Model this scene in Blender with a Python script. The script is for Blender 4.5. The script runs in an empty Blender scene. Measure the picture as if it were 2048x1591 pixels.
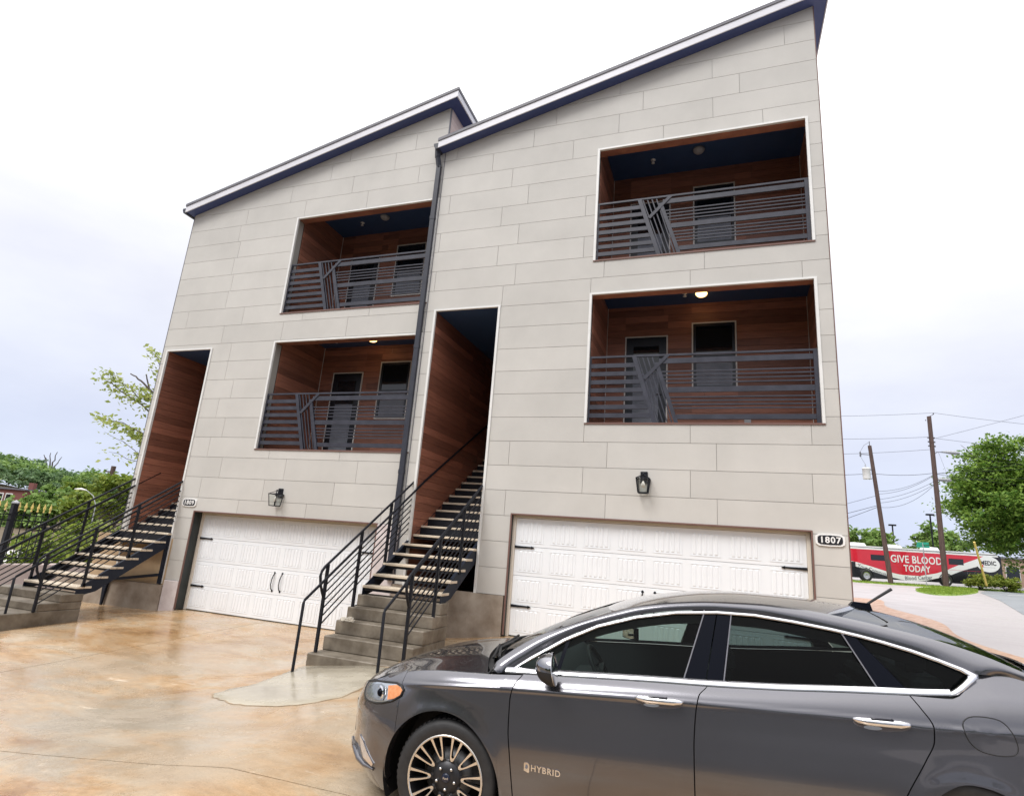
import bpy, bmesh, math, random
import numpy as np
from mathutils import Vector, Matrix
random.seed(7)
rng = np.random.default_rng(7)
SC = bpy.context.scene
COL = SC.collection
PI = math.pi
R = math.radians

# ---------------------------------------------------------------- camera
cam_d = bpy.data.cameras.new('camera')
cam = bpy.data.objects.new('camera', cam_d)
COL.objects.link(cam)
cam_d.sensor_width = 36.0
cam_d.lens = 36.0 * 1155.84 / 2048.0
cam_d.clip_start = 0.05
cam_d.clip_end = 3000.0
_r = (0.942499523582915, 0.32565581634191654, 0.0751194870099226)
_d = (-0.012474643493766056, 0.2588919778677829, -0.9658257229259306)
_f = (-0.33397459681187947, 0.9093531949019308, 0.24806800601035844)
cam.matrix_world = Matrix(((_r[0], -_d[0], -_f[0], -1.83470519),
                           (_r[1], -_d[1], -_f[1], -10.05234908),
                           (_r[2], -_d[2], -_f[2], 0.38166016),
                           (0, 0, 0, 1)))
SC.camera = cam

# ---------------------------------------------------------------- sky, sun, exposure
SUN_EL, SUN_AZ = R(52), R(205)      # azimuth measured from +Y clockwise: behind and left of the camera
W = bpy.data.worlds.new('World'); SC.world = W; W.use_nodes = True
nt = W.node_tree; nt.nodes.clear()
N = nt.nodes.new; LK = nt.links.new
w_out = N('ShaderNodeOutputWorld')
sky = N('ShaderNodeTexSky'); sky.sky_type = 'NISHITA'; sky.sun_disc = False
sky.sun_elevation = SUN_EL; sky.sun_rotation = SUN_AZ; sky.air_density = 1.0; sky.dust_density = 2.0
bg_sky = N('ShaderNodeBackground'); bg_sky.inputs['Strength'].default_value = 0.10
LK(sky.outputs['Color'], bg_sky.inputs['Color'])
tc = N('ShaderNodeTexCoord')
sep = N('ShaderNodeSeparateXYZ'); LK(tc.outputs['Generated'], sep.inputs[0])
ramp = N('ShaderNodeValToRGB')          # overcast: lavender-grey at the horizon, white above
el = ramp.color_ramp.elements
el[0].position = 0.0; el[0].color = (0.62, 0.67, 0.80, 1)
el[1].position = 1.0; el[1].color = (2.15, 2.12, 2.10, 1)
for p_, c_ in ((0.06, (0.58, 0.64, 0.79, 1)), (0.18, (0.63, 0.665, 0.775, 1)), (0.36, (0.79, 0.80, 0.84, 1)), (0.52, (1.02, 1.02, 1.03, 1)), (0.72, (1.55, 1.54, 1.54, 1))):
    e_ = el.new(p_); e_.color = c_
LK(sep.outputs['Z'], ramp.inputs['Fac'])
mp = N('ShaderNodeMapping'); mp.inputs['Scale'].default_value = (1.0, 1.0, 2.6)
LK(tc.outputs['Generated'], mp.inputs['Vector'])
cn = N('ShaderNodeTexNoise'); cn.inputs['Scale'].default_value = 2.1; cn.inputs['Detail'].default_value = 7; cn.inputs['Roughness'].default_value = 0.55
LK(mp.outputs[0], cn.inputs['Vector'])
cr = N('ShaderNodeValToRGB'); cr.color_ramp.elements[0].position = 0.36; cr.color_ramp.elements[1].position = 0.62
cr.color_ramp.elements[0].color = (0.91, 0.91, 0.95, 1); cr.color_ramp.elements[1].color = (1.06, 1.05, 1.04, 1)
LK(cn.outputs['Fac'], cr.inputs['Fac'])
mx = N('ShaderNodeMix'); mx.data_type = 'RGBA'; mx.blend_type = 'MULTIPLY'; mx.inputs[0].default_value = 1.0
LK(ramp.outputs['Color'], mx.inputs[6]); LK(cr.outputs['Color'], mx.inputs[7])
bg_cl = N('ShaderNodeBackground'); bg_cl.inputs['Strength'].default_value = 0.84
LK(mx.outputs[2], bg_cl.inputs['Color'])
ms = N('ShaderNodeMixShader'); ms.inputs[0].default_value = 0.93
LK(bg_sky.outputs[0], ms.inputs[1]); LK(bg_cl.outputs[0], ms.inputs[2]); LK(ms.outputs[0], w_out.inputs['Surface'])

sun_d = bpy.data.lights.new('sun', 'SUN'); sun_d.energy = 1.5; sun_d.angle = R(24); sun_d.color = (1.0, 0.975, 0.945)
sun = bpy.data.objects.new('sun', sun_d); COL.objects.link(sun)
_dir = Vector((math.sin(SUN_AZ) * math.cos(SUN_EL), math.cos(SUN_AZ) * math.cos(SUN_EL), math.sin(SUN_EL)))
sun.rotation_euler = _dir.to_track_quat('Z', 'Y').to_euler(); sun.location = (0, -20, 30)

vs = SC.view_settings
SC.display_settings.display_device = 'sRGB'
vs.view_transform = 'Standard'; vs.look = 'None'; vs.gamma = 1.0; vs.use_curve_mapping = False
vs.exposure = 0.62
SC.render.engine = 'CYCLES'
try:
    SC.cycles.max_bounces = 8; SC.cycles.transparent_max_bounces = 16; SC.cycles.caustics_reflective = False; SC.cycles.caustics_refractive = False
except Exception: pass

# ---------------------------------------------------------------- helpers
def mat(name, c1, c2=None, scale=6.0, rough=0.6, metal=0.0, bump=0.0, bscale=40.0, vary=0.0, stretch=(1, 1, 1), spec=0.5,
        rough2=None, detail=6.0, coat=0.0, contrast=(0.35, 0.65)):
    m = bpy.data.materials.new(name); m.use_nodes = True
    t = m.node_tree; b = t.nodes['Principled BSDF']
    b.inputs['Roughness'].default_value = rough; b.inputs['Metallic'].default_value = metal
    b.inputs['Specular IOR Level'].default_value = spec
    if coat: b.inputs['Coat Weight'].default_value = coat; b.inputs['Coat Roughness'].default_value = 0.03
    b.inputs['Base Color'].default_value = (*c1, 1)
    tcn = t.nodes.new('ShaderNodeTexCoord'); mpn = t.nodes.new('ShaderNodeMapping'); mpn.inputs['Scale'].default_value = stretch
    t.links.new(tcn.outputs['Object'], mpn.inputs['Vector'])
    col = None
    if c2 is not None:
        n = t.nodes.new('ShaderNodeTexNoise'); n.inputs['Scale'].default_value = scale; n.inputs['Detail'].default_value = detail
        n.inputs['Roughness'].default_value = 0.6
        t.links.new(mpn.outputs[0], n.inputs['Vector'])
        r_ = t.nodes.new('ShaderNodeValToRGB'); r_.color_ramp.elements[0].color = (*c1, 1); r_.color_ramp.elements[1].color = (*c2, 1)
        r_.color_ramp.elements[0].position = contrast[0]; r_.color_ramp.elements[1].position = contrast[1]
        t.links.new(n.outputs['Fac'], r_.inputs['Fac']); col = r_.outputs['Color']
        if rough2 is not None:
            rr = t.nodes.new('ShaderNodeMapRange'); rr.inputs['From Min'].default_value = 0.35; rr.inputs['From Max'].default_value = 0.65
            rr.inputs['To Min'].default_value = rough; rr.inputs['To Max'].default_value = rough2
            t.links.new(n.outputs['Fac'], rr.inputs['Value']); t.links.new(rr.outputs[0], b.inputs['Roughness'])
    if vary:
        oi = t.nodes.new('ShaderNodeObjectInfo'); mr = t.nodes.new('ShaderNodeMapRange')
        mr.inputs['To Min'].default_value = 1 - vary; mr.inputs['To Max'].default_value = 1 + vary
        t.links.new(oi.outputs['Random'], mr.inputs['Value'])
        mm = t.nodes.new('ShaderNodeMix'); mm.data_type = 'RGBA'; mm.blend_type = 'MULTIPLY'; mm.inputs[0].default_value = 1
        if col is not None: t.links.new(col, mm.inputs[6])
        else: mm.inputs[6].default_value = (*c1, 1)
        t.links.new(mr.outputs[0], mm.inputs[7]); col = mm.outputs[2]
    if col is not None: t.links.new(col, b.inputs['Base Color'])
    if bump:
        bn = t.nodes.new('ShaderNodeTexNoise'); bn.inputs['Scale'].default_value = bscale; bn.inputs['Detail'].default_value = 5
        t.links.new(mpn.outputs[0], bn.inputs['Vector'])
        bp = t.nodes.new('ShaderNodeBump'); bp.inputs['Strength'].default_value = bump; bp.inputs['Distance'].default_value = 0.01
        t.links.new(bn.outputs['Fac'], bp.inputs['Height']); t.links.new(bp.outputs[0], b.inputs['Normal'])
    return m

def glassmat(name, tint, gloss_rough=0.01, ior=1.5):
    m = bpy.data.materials.new(name); m.use_nodes = True; t = m.node_tree; t.nodes.clear()
    o = t.nodes.new('ShaderNodeOutputMaterial'); tr = t.nodes.new('ShaderNodeBsdfTransparent'); tr.inputs[0].default_value = (*tint, 1)
    gl = t.nodes.new('ShaderNodeBsdfGlossy'); gl.inputs['Roughness'].default_value = gloss_rough
    fr = t.nodes.new('ShaderNodeFresnel'); ge = t.nodes.new('ShaderNodeNewGeometry'); mi = t.nodes.new('ShaderNodeMapRange')     # same reflection from both faces of a thin sheet
    mi.inputs['To Min'].default_value = ior; mi.inputs['To Max'].default_value = 1.0 / ior
    t.links.new(ge.outputs['Backfacing'], mi.inputs['Value']); t.links.new(mi.outputs[0], fr.inputs['IOR'])
    mxx = t.nodes.new('ShaderNodeMixShader')
    t.links.new(fr.outputs[0], mxx.inputs[0]); t.links.new(tr.outputs[0], mxx.inputs[1]); t.links.new(gl.outputs[0], mxx.inputs[2])
    t.links.new(mxx.outputs[0], o.inputs['Surface']); return m

def emis(name, c, s):
    m = bpy.data.materials.new(name); m.use_nodes = True; b = m.node_tree.nodes['Principled BSDF']
    b.inputs['Base Color'].default_value = (0.8, 0.7, 0.5, 1)
    b.inputs['Emission Color'].default_value = (*c, 1); b.inputs['Emission Strength'].default_value = s; return m

ORIG = {}
def tag(o, label=None, cat=None, group=None, kind=None):
    if label: o['label'] = label
    if cat: o['category'] = cat
    if group: o['group'] = group
    if kind: o['kind'] = kind
    return o
def thing(name, label, cat, loc=(0, 0, 0), group=None, rot=None):
    o = bpy.data.objects.new(name, None); COL.objects.link(o); o.location = loc
    o.empty_display_size = 0.2
    if rot is not None: o.rotation_euler = rot
    ORIG[o.name] = Vector(loc) if rot is None else Vector((0, 0, 0))
    return tag(o, label, cat, group)

class MB:
    """collects shapes given in world (or thing-local, for rotated things) coordinates into one mesh"""
    def __init__(s): s.v = []; s.f = []; s.sm = []
    def add(s, vs_, fs, smooth=False):
        k = len(s.v); s.v += [tuple(map(float, q)) for q in vs_]
        s.f += [tuple(i + k for i in q) for q in fs]; s.sm += [smooth] * len(fs); return s
    def box(s, a, b):
        (x0, y0, z0), (x1, y1, z1) = a, b
        if x0 > x1: x0, x1 = x1, x0
        if y0 > y1: y0, y1 = y1, y0
        if z0 > z1: z0, z1 = z1, z0
        return s.add([(x0, y0, z0), (x1, y0, z0), (x1, y1, z0), (x0, y1, z0), (x0, y0, z1), (x1, y0, z1), (x1, y1, z1), (x0, y1, z1)],
                     [(0, 3, 2, 1), (4, 5, 6, 7), (0, 1, 5, 4), (1, 2, 6, 5), (2, 3, 7, 6), (3, 0, 4, 7)])
    def bbox(s, a, b, e=0.004):
        """box with chamfered edges"""
        (x0, y0, z0), (x1, y1, z1) = a, b
        e = min(e, abs(x1 - x0) * .45, abs(y1 - y0) * .45, abs(z1 - z0) * .45)
        bm = bmesh.new(); bmesh.ops.create_cube(bm, size=1)
        for q in bm.verts: q.co = Vector(((x0 + x1) / 2 + q.co.x * (x1 - x0), (y0 + y1) / 2 + q.co.y * (y1 - y0), (z0 + z1) / 2 + q.co.z * (z1 - z0)))
        bmesh.ops.bevel(bm, geom=list(bm.edges), offset=e, segments=1, affect='EDGES')
        s.frombm(bm); return s
    def frombm(s, bm, smooth=False):
        bm.verts.index_update()
        s.add([q.co for q in bm.verts], [[q.index for q in f.verts] for f in bm.faces], smooth); bm.free()
    def prism(s, poly, axis, d0, d1):
        """poly: 2-D outline in the two other axes (order kept), extruded along axis from d0 to d1"""
        n = len(poly)
        def P(q, d):
            if axis == 0: return (d, q[0], q[1])
            if axis == 1: return (q[0], d, q[1])
            return (q[0], q[1], d)
        vv = [P(q, d0) for q in poly] + [P(q, d1) for q in poly]
        ff = [tuple(range(n)), tuple(range(2 * n - 1, n - 1, -1))]
        ff += [(i, i + n, (i + 1) % n + n, (i + 1) % n) for i in range(n)]
        return s.add(vv, ff)
    def bar(s, p, q, w, h=None, up=(0, 0, 1)):
        """rectangular bar from p to q, w across, h in the 'up' direction"""
        h = h or w; p = Vector(p); q = Vector(q); d = (q - p).normalized(); u = Vector(up)
        x = d.cross(u)
        if x.length < 1e-4: x = d.cross(Vector((1, 0, 0)))
        x.normalize(); u = x.cross(d).normalized()
        o = [(-w / 2, -h / 2), (w / 2, -h / 2), (w / 2, h / 2), (-w / 2, h / 2)]
        vv = [p + x * a + u * b for a, b in o] + [q + x * a + u * b for a, b in o]
        return s.add(vv, [(0, 1, 2, 3), (7, 6, 5, 4), (0, 4, 5, 1), (1, 5, 6, 2), (2, 6, 7, 3), (3, 7, 4, 0)])
    def tube(s, pts, r, n=8, cap=True, smooth=True):
        pts = [Vector(p) for p in pts]; rr = r if isinstance(r, (list, tuple)) else [r] * len(pts)
        ref = Vector((0.31, 0.2, 0.93)); rings = []
        for i, p in enumerate(pts):
            d = (pts[min(i + 1, len(pts) - 1)] - pts[max(i - 1, 0)]).normalized()
            x = d.cross(ref)
            if x.length < 1e-3: x = d.cross(Vector((1, 0, 0)))
            x.normalize(); y = d.cross(x)
            rings.append([p + (x * math.cos(2 * PI * k / n) + y * math.sin(2 * PI * k / n)) * rr[i] for k in range(n)])
        vv = [q for g_ in rings for q in g_]; ff = []
        for i in range(len(pts) - 1):
            for k in range(n):
                ff.append((i * n + k, i * n + (k + 1) % n, (i + 1) * n + (k + 1) % n, (i + 1) * n + k))
        s.add(vv, ff, smooth)
        if cap: s.add(rings[0], [tuple(range(n))[::-1]]); s.add(rings[-1], [tuple(range(n))])
        return s
    def lathe(s, prof, c, axis='z', n=24, smooth=True, a0=0, a1=2 * PI):
        """prof: (radius, height) pairs"""
        c = Vector(c); vv = []; full = abs(a1 - a0 - 2 * PI) < 1e-6; m = n if full else n + 1
        for k in range(m):
            a = a0 + (a1 - a0) * k / n; ca, sa = math.cos(a), math.sin(a)
            for r, h in prof:
                if axis == 'z': vv.append(c + Vector((r * ca, r * sa, h)))
                elif axis == 'y': vv.append(c + Vector((r * ca, h, r * sa)))
                else: vv.append(c + Vector((h, r * ca, r * sa)))
        L_ = len(prof); ff = []
        for k in range(n):
            k2 = (k + 1) % m
            for j in range(L_ - 1): ff.append((k * L_ + j, k2 * L_ + j, k2 * L_ + j + 1, k * L_ + j + 1))
        return s.add(vv, ff, smooth)
    def grid(s, fn, nu, nv, smooth=True, flip=False):
        vv = [fn(i / nu, j / nv) for i in range(nu + 1) for j in range(nv + 1)]; ff = []
        for i in range(nu):
            for j in range(nv):
                q = (i * (nv + 1) + j, (i + 1) * (nv + 1) + j, (i + 1) * (nv + 1) + j + 1, i * (nv + 1) + j + 1)
                ff.append(q[::-1] if flip else q)
        return s.add(vv, ff, smooth)
    def build(s, name, m, parent=None, top=None):
        me = bpy.data.meshes.new(name)
        o0 = Vector((0, 0, 0))
        if parent is not None: o0 = ORIG[parent.name]
        elif top is not None: o0 = Vector(top)
        me.from_pydata([(a - o0.x, b - o0.y, c - o0.z) for a, b, c in s.v], [], s.f)
        me.polygons.foreach_set('use_smooth', s.sm)
        me.materials.append(m); me.update()
        o = bpy.data.objects.new(name, me); COL.objects.link(o)
        if parent is not None:
            o.parent = parent; ORIG[o.name] = o0.copy()
        else:
            o.location = o0; ORIG[o.name] = o0.copy()
        return o
def part(name, m, parent, *boxes, e=0):
    b = MB()
    for a, c in boxes: b.bbox(a, c, e) if e else b.box(a, c)
    return b.build(name, m, parent)
def struct(o, label=None):
    o['kind'] = 'structure'
    if label: o['label'] = label
    return o

def clip(poly, a, b, c):
    """keep a*x+b*y <= c of a convex polygon"""
    out = []; n = len(poly)
    for i in range(n):
        p, q = poly[i], poly[(i + 1) % n]; dp = a * p[0] + b * p[1] - c; dq = a * q[0] + b * q[1] - c
        if dp <= 0: out.append(p)
        if (dp < 0 < dq) or (dq < 0 < dp):
            t_ = dp / (dp - dq); out.append((p[0] + (q[0] - p[0]) * t_, p[1] + (q[1] - p[1]) * t_))
    return out
def area(p): return abs(sum(p[i][0] * p[(i + 1) % len(p)][1] - p[(i + 1) % len(p)][0] * p[i][1] for i in range(len(p)))) / 2 if len(p) > 2 else 0
def subtract(polys, rect):
    x0, z0, x1, z1 = rect; out = []
    for p in polys:
        l = clip(p, 1, 0, x0); r_ = clip(p, -1, 0, -x1); m_ = clip(clip(p, -1, 0, -x0), 1, 0, x1)
        lo = clip(m_, 0, 1, z0) if len(m_) > 2 else []; hi = clip(m_, 0, -1, -z1) if len(m_) > 2 else []
        out += [q for q in (l, r_, lo, hi) if area(q) > 1e-4]
    return out

def text_mesh(body, size, depth=0.004, bold=0.0, spacing=1.0, squeeze=1.0):
    """lettering as mesh, centred; x right, y up, in the local xy plane"""
    cu = bpy.data.curves.new('lettering', 'FONT'); cu.body = body; cu.size = size; cu.extrude = depth; cu.offset = bold
    cu.align_x = 'CENTER'; cu.align_y = 'CENTER'; cu.space_character = spacing; cu.resolution_u = 3
    o = bpy.data.objects.new('lettering', cu); COL.objects.link(o)
    dg = bpy.context.evaluated_depsgraph_get(); dg.update()
    me = o.evaluated_get(dg).to_mesh()
    vv = [Vector((q.co.x * squeeze, q.co.y, q.co.z)) for q in me.vertices]; ff = [tuple(p.vertices) for p in me.polygons]
    o.evaluated_get(dg).to_mesh_clear(); bpy.data.objects.remove(o); bpy.data.curves.remove(cu)
    return vv, ff
def put_text(mb, body, size, origin, xdir, ydir, depth=0.004, bold=0.0, spacing=1.0, squeeze=1.0):
    vv, ff = text_mesh(body, size, depth, bold, spacing, squeeze)
    o = Vector(origin); x = Vector(xdir).normalized(); y = Vector(ydir).normalized(); z = x.cross(y)
    mb.add([o + x * q.x + y * q.y + z * q.z for q in vv], ff)

# ---------------------------------------------------------------- materials
M_panel = mat('fibre_cement', (0.485, 0.472, 0.442), (0.54, 0.525, 0.492), 0.9, 0.75, bump=0.10, bscale=160, vary=0.04, detail=10)
M_joint = mat('panel_joint', (0.36, 0.35, 0.32), rough=0.9)
M_trim = mat('white_trim', (0.74, 0.74, 0.72), (0.66, 0.66, 0.64), 3, 0.45)
M_fascia = mat('white_fascia', (0.66, 0.66, 0.70), (0.61, 0.61, 0.65), 2, 0.45)
M_soffit = mat('navy_soffit', (0.040, 0.062, 0.175), (0.05, 0.07, 0.19), 3, 0.5)
M_ceiling = mat('navy_ceiling', (0.028, 0.066, 0.16), (0.033, 0.072, 0.17), 3, 0.5)
M_drip = mat('grey_metal', (0.13, 0.13, 0.15), (0.16, 0.16, 0.18), 4, 0.5, spec=0.3)
M_gutter = mat('dark_gutter', (0.026, 0.029, 0.042), (0.036, 0.039, 0.053), 5, 0.42, spec=0.35)
M_plank = mat('wood_plank', (0.35, 0.145, 0.090), (0.19, 0.078, 0.053), 5, 0.5, bump=0.2, bscale=30, vary=0.32, stretch=(0.6, 0.6, 14), contrast=(0.3, 0.7))
M_plankside = mat('pale_plank', (0.62, 0.50, 0.46), (0.52, 0.40, 0.37), 4, 0.6, vary=0.1, stretch=(0.6, 0.6, 10))
M_inner = mat('dark_void', (0.035, 0.022, 0.018), rough=0.9)
M_rail = mat('grey_rail', (0.020, 0.021, 0.032), (0.038, 0.040, 0.056), 5, 0.35, bump=0.04)
M_black = mat('black_steel', (0.008, 0.009, 0.013), (0.013, 0.014, 0.019), 8, 0.5, bump=0.05, spec=0.22)
M_navysteel = mat('navy_steel', (0.009, 0.013, 0.024), (0.013, 0.017, 0.029), 4, 0.5, spec=0.22)
M_tread = mat('pine_tread', (0.66, 0.57, 0.45), (0.50, 0.42, 0.32), 3, 0.65, bump=0.1, vary=0.08, stretch=(1.5, 14, 4))
M_conc = mat('step_concrete', (0.095, 0.075, 0.052), (0.21, 0.18, 0.14), 3.0, 0.7, bump=0.25, bscale=25, rough2=0.5)
M_conctop = mat('step_top_lit', (0.46, 0.42, 0.34), (0.37, 0.33, 0.26), 3, 0.45, bump=0.15, bscale=25)  # lighter copy of the step concrete, light on the tops painted in; unused
M_found = mat('foundation_concrete', (0.20, 0.155, 0.115), (0.38, 0.33, 0.275), 2.6, 0.7, bump=0.25, bscale=15, contrast=(0.3, 0.7))
M_foundtan = mat('tan_stucco', (0.46, 0.33, 0.20), (0.38, 0.27, 0.165), 3, 0.8, bump=0.2, bscale=30)
M_pinkwhite = mat('pink_white_block', (0.66, 0.60, 0.59), (0.55, 0.48, 0.47), 5, 0.7, bump=0.2, bscale=30)
M_garage = mat('white_garage', (0.80, 0.825, 0.85), (0.77, 0.795, 0.82), 2, 0.42)
M_jambtrim = mat('brown_trim', (0.16, 0.085, 0.07), rough=0.6)
M_jambblack = mat('black_jamb', (0.016, 0.022, 0.022), (0.03, 0.035, 0.032), 9, 0.5, stretch=(1, 1, .3))
M_cream = mat('cream_jamb', (0.72, 0.66, 0.57), rough=0.5)
M_doorblk = mat('black_door', (0.010, 0.012, 0.018), rough=0.35)
M_wframe = mat('pale_frame', (0.66, 0.62, 0.58), rough=0.5)
M_pane = mat('dark_pane', (0.006, 0.009, 0.013), rough=0.04, spec=0.6)
M_panereflect = mat('grey_pane_reflection', (0.22, 0.235, 0.275), (0.16, 0.175, 0.21), 4, 0.6)  # grey of the reflection in the lower glass, put into the colour
M_whitep = mat('white_plastic', (0.75, 0.75, 0.74), rough=0.4)
M_greyp = mat('grey_plastic', (0.35, 0.36, 0.38), rough=0.5)
M_clear = glassmat('clear_glass', (0.93, 0.95, 0.94))
M_lamp = emis('warm_lamp', (1.0, 0.55, 0.20), 3.5)
M_bulb = mat('glass_bulb', (0.75, 0.72, 0.66), rough=0.2)
M_floor = mat('balcony_floor', (0.30, 0.27, 0.24), rough=0.7)
# ================================================================= GROUND
GX = [-60, -30, -17.5, -16, -13.3, -12.8, -8.1, -7.5, -6, -5.35, 0, 6]
GZ = [-3.6, -2.6, -1.75, -1.57, -1.535, -1.464, -1.464, -1.40, -1.22, -1.12, -1.02, -0.97]
def ground_z(x, y):
    h = float(np.interp(x, GX, GZ)) + 0.006 * max(0, x - 6)
    if y < 0: h += 0.043 * max(y, -14) * (1 if x < 1 else max(0.35, 1 - (x - 1) / 6))
    elif x > -1: h += 0.017 * y
    return h
def wet_material():
    m = bpy.data.materials.new('wet_stained_concrete'); m.use_nodes = True; t = m.node_tree; b = t.nodes['Principled BSDF']; n = t.nodes.new; l = t.links.new
    tcn = n('ShaderNodeTexCoord')
    def noise(scale, stretch=(1, 1, 1), detail=6, rough=0.6, dist=0.0):
        mp_ = n('ShaderNodeMapping'); mp_.inputs['Scale'].default_value = stretch; mp_.inputs['Rotation'].default_value = (0, 0, R(12))
        l(tcn.outputs['Object'], mp_.inputs['Vector'])
        q = n('ShaderNodeTexNoise'); q.inputs['Scale'].default_value = scale; q.inputs['Detail'].default_value = detail; q.inputs['Roughness'].default_value = rough
        q.inputs['Distortion'].default_value = dist; l(mp_.outputs[0], q.inputs['Vector']); return q.outputs['Fac']
    def rampf(v, stops):
        r_ = n('ShaderNodeValToRGB'); e = r_.color_ramp.elements
        e[0].position, e[0].color = stops[0][0], (*stops[0][1], 1); e[1].position, e[1].color = stops[-1][0], (*stops[-1][1], 1)
        for p_, c_ in stops[1:-1]:
            x_ = e.new(p_); x_.color = (*c_, 1)
        l(v, r_.inputs['Fac']); return r_.outputs['Color']
    def mixc(f, a, c, mode='MIX'):
        q = n('ShaderNodeMix'); q.data_type = 'RGBA'; q.blend_type = mode
        if isinstance(f, float): q.inputs[0].default_value = f
        else: l(f, q.inputs[0])
        l(a, q.inputs[6])
        if isinstance(c, tuple): q.inputs[7].default_value = (*c, 1)
        else: l(c, q.inputs[7])
        return q.outputs[2]
    base = rampf(noise(0.75, (1, 1.9, 1), 10, 0.68, 0.6), [(0.30, (0.30, 0.165, 0.070)), (0.43, (0.41, 0.255, 0.125)), (0.52, (0.47, 0.325, 0.19)), (0.60, (0.47, 0.37, 0.255)), (0.74, (0.54, 0.455, 0.35))])
    fine = rampf(noise(7, (1, 2.2, 1), 8, 0.7), [(0.3, (0.78, 0.76, 0.72)), (0.7, (1.12, 1.10, 1.08))])
    c = mixc(1.0, base, fine, 'MULTIPLY')
    grey = rampf(noise(0.33, (1, 1.7, 1), 6, 0.55, 0.5), [(0.48, (0, 0, 0)), (0.66, (.72, .72, .72))])
    c = mixc(grey, c, (0.39, 0.325, 0.245))
    # grey wash spreading from the steps towards the street, broken up by the same kind of noise
    vm = n('ShaderNodeMapping'); vm.vector_type = 'POINT'; vm.inputs['Location'].default_value = (7.7 * .42, 5.0 * .62, 0); vm.inputs['Scale'].default_value = (.42, .62, 0); l(tcn.outputs['Object'], vm.inputs['Vector'])
    ln = n('ShaderNodeVectorMath'); ln.operation = 'LENGTH'; l(vm.outputs[0], ln.inputs[0])
    ad = n('ShaderNodeMath'); ad.operation = 'MULTIPLY_ADD'; l(noise(1.1, (1, 1.6, 1), 8, 0.65, 0.5), ad.inputs[0]); ad.inputs[1].default_value = 2.2; l(ln.outputs['Value'], ad.inputs[2])
    mr2 = n('ShaderNodeMapRange'); mr2.inputs['From Min'].default_value = 1.35; mr2.inputs['From Max'].default_value = 2.1; mr2.inputs['To Min'].default_value = 0.8; mr2.inputs['To Max'].default_value = 0.0
    l(ad.outputs[0], mr2.inputs['Value'])
    c = mixc(mr2.outputs[0], c, (0.36, 0.325, 0.265))
    dirt = rampf(noise(2.6, (1, 1.5, 1), 9, 0.68), [(0.62, (0, 0, 0)), (0.80, (0.75, 0.75, 0.75))])
    c = mixc(dirt, c, (0.24, 0.15, 0.08))
    pale = rampf(noise(1.9, (1.0, 3.4, 1), 9, 0.7, 0.8), [(0.62, (0, 0, 0)), (0.71, (0.9, 0.9, 0.9))])
    c = mixc(pale, c, (0.66, 0.56, 0.44))
    grit = rampf(noise(70, (1, 1.6, 1), 4, 0.8), [(0.30, (0.70, 0.68, 0.64)), (0.52, (1, 1, 1)), (0.75, (1.16, 1.15, 1.13))])
    c = mixc(1.0, c, grit, 'MULTIPLY')
    spots = rampf(noise(14, (1, 1.2, 1), 6, 0.75), [(0.66, (0, 0, 0)), (0.72, (.7, .7, .7))])
    c = mixc(spots, c, (0.20, 0.125, 0.065))
    l(c, b.inputs['Base Color'])
    rg = n('ShaderNodeMapRange'); rg.inputs['From Min'].default_value = 0.36; rg.inputs['From Max'].default_value = 0.64; rg.inputs['To Min'].default_value = 0.03; rg.inputs['To Max'].default_value = 0.46
    l(noise(0.9, (1, 1.4, 1), 9, 0.66, 0.5), rg.inputs['Value']); l(rg.outputs[0], b.inputs['Roughness'])
    b.inputs['Specular IOR Level'].default_value = 0.55
    bp = n('ShaderNodeBump'); bp.inputs['Strength'].default_value = 0.16; bp.inputs['Distance'].default_value = 0.02
    l(noise(6, (1, 1.6, 1), 9, 0.62), bp.inputs['Height']); l(bp.outputs[0], b.inputs['Normal'])
    return m
M_wet = wet_material()
M_apron = mat('wet_grey_concrete', (0.31, 0.275, 0.21), (0.43, 0.39, 0.31), 1.1, 0.09, bump=0.14, bscale=12, rough2=0.32, stretch=(1, 1.8, 1))
M_soil = mat('soil', (0.10, 0.075, 0.045), (0.15, 0.115, 0.075), 1.2, 0.9, bump=0.3, bscale=6)
M_asphalt = mat('pale_asphalt', (0.36, 0.33, 0.33), (0.44, 0.41, 0.405), 0.5, 0.55, bump=0.12, bscale=60, rough2=0.35)
M_asphdark = mat('grey_asphalt', (0.20, 0.215, 0.23), (0.26, 0.275, 0.29), 0.7, 0.55, bump=0.12, bscale=60)
M_grass = mat('lawn', (0.13, 0.22, 0.028), (0.20, 0.30, 0.045), 2.0, 0.85, bump=0.5, bscale=30)

# the far sheet, reaching the horizon, with the wooded ridge to the left
def far_z(x, y):
    h = ground_z(x, y) - 0.06
    if x > -1 and y > 80: h = ground_z(x, 80) - 0.06
    d = math.hypot(x + 2, y + 10)
    if x < -18:
        a = math.degrees(math.atan2(y + 10, -(x + 2)))     # 0 = due left, 90 = straight ahead
        h = max(float(np.interp(x, GX, GZ)), -3.0) - 0.06
        if d > 60: h += min(1, (d - 60) / 210) ** 1.15 * max(2, 10.5 - .42 * (a - 29) + 1.2 * math.sin(a * .9)) * (1 if a < 75 else max(0, 1 - (a - 75) / 40))
        if d > 330: h -= min(14, (d - 330) * .03)
    return h
xs = sorted(set([-1500, -900, -600, -450] + list(range(-400, -60, 17)) + list(range(-60, -16, 4)) + [-16, -14, -12.8, -10, -8.1, -7.5, -6, -5.35, -3, 0, 2, 4, 6, 10, 15, 20, 30, 45, 70, 120, 250, 500, 1500]))
ys = sorted(set([-1200, -500, -200, -100, -60, -40, -25, -14, -10, -6, -3, 0, 3, 7, 12, 20, 30, 45, 60, 80] + list(range(95, 420, 17)) + [500, 700, 1500]))
b = MB(); nx, ny = len(xs), len(ys)
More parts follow.
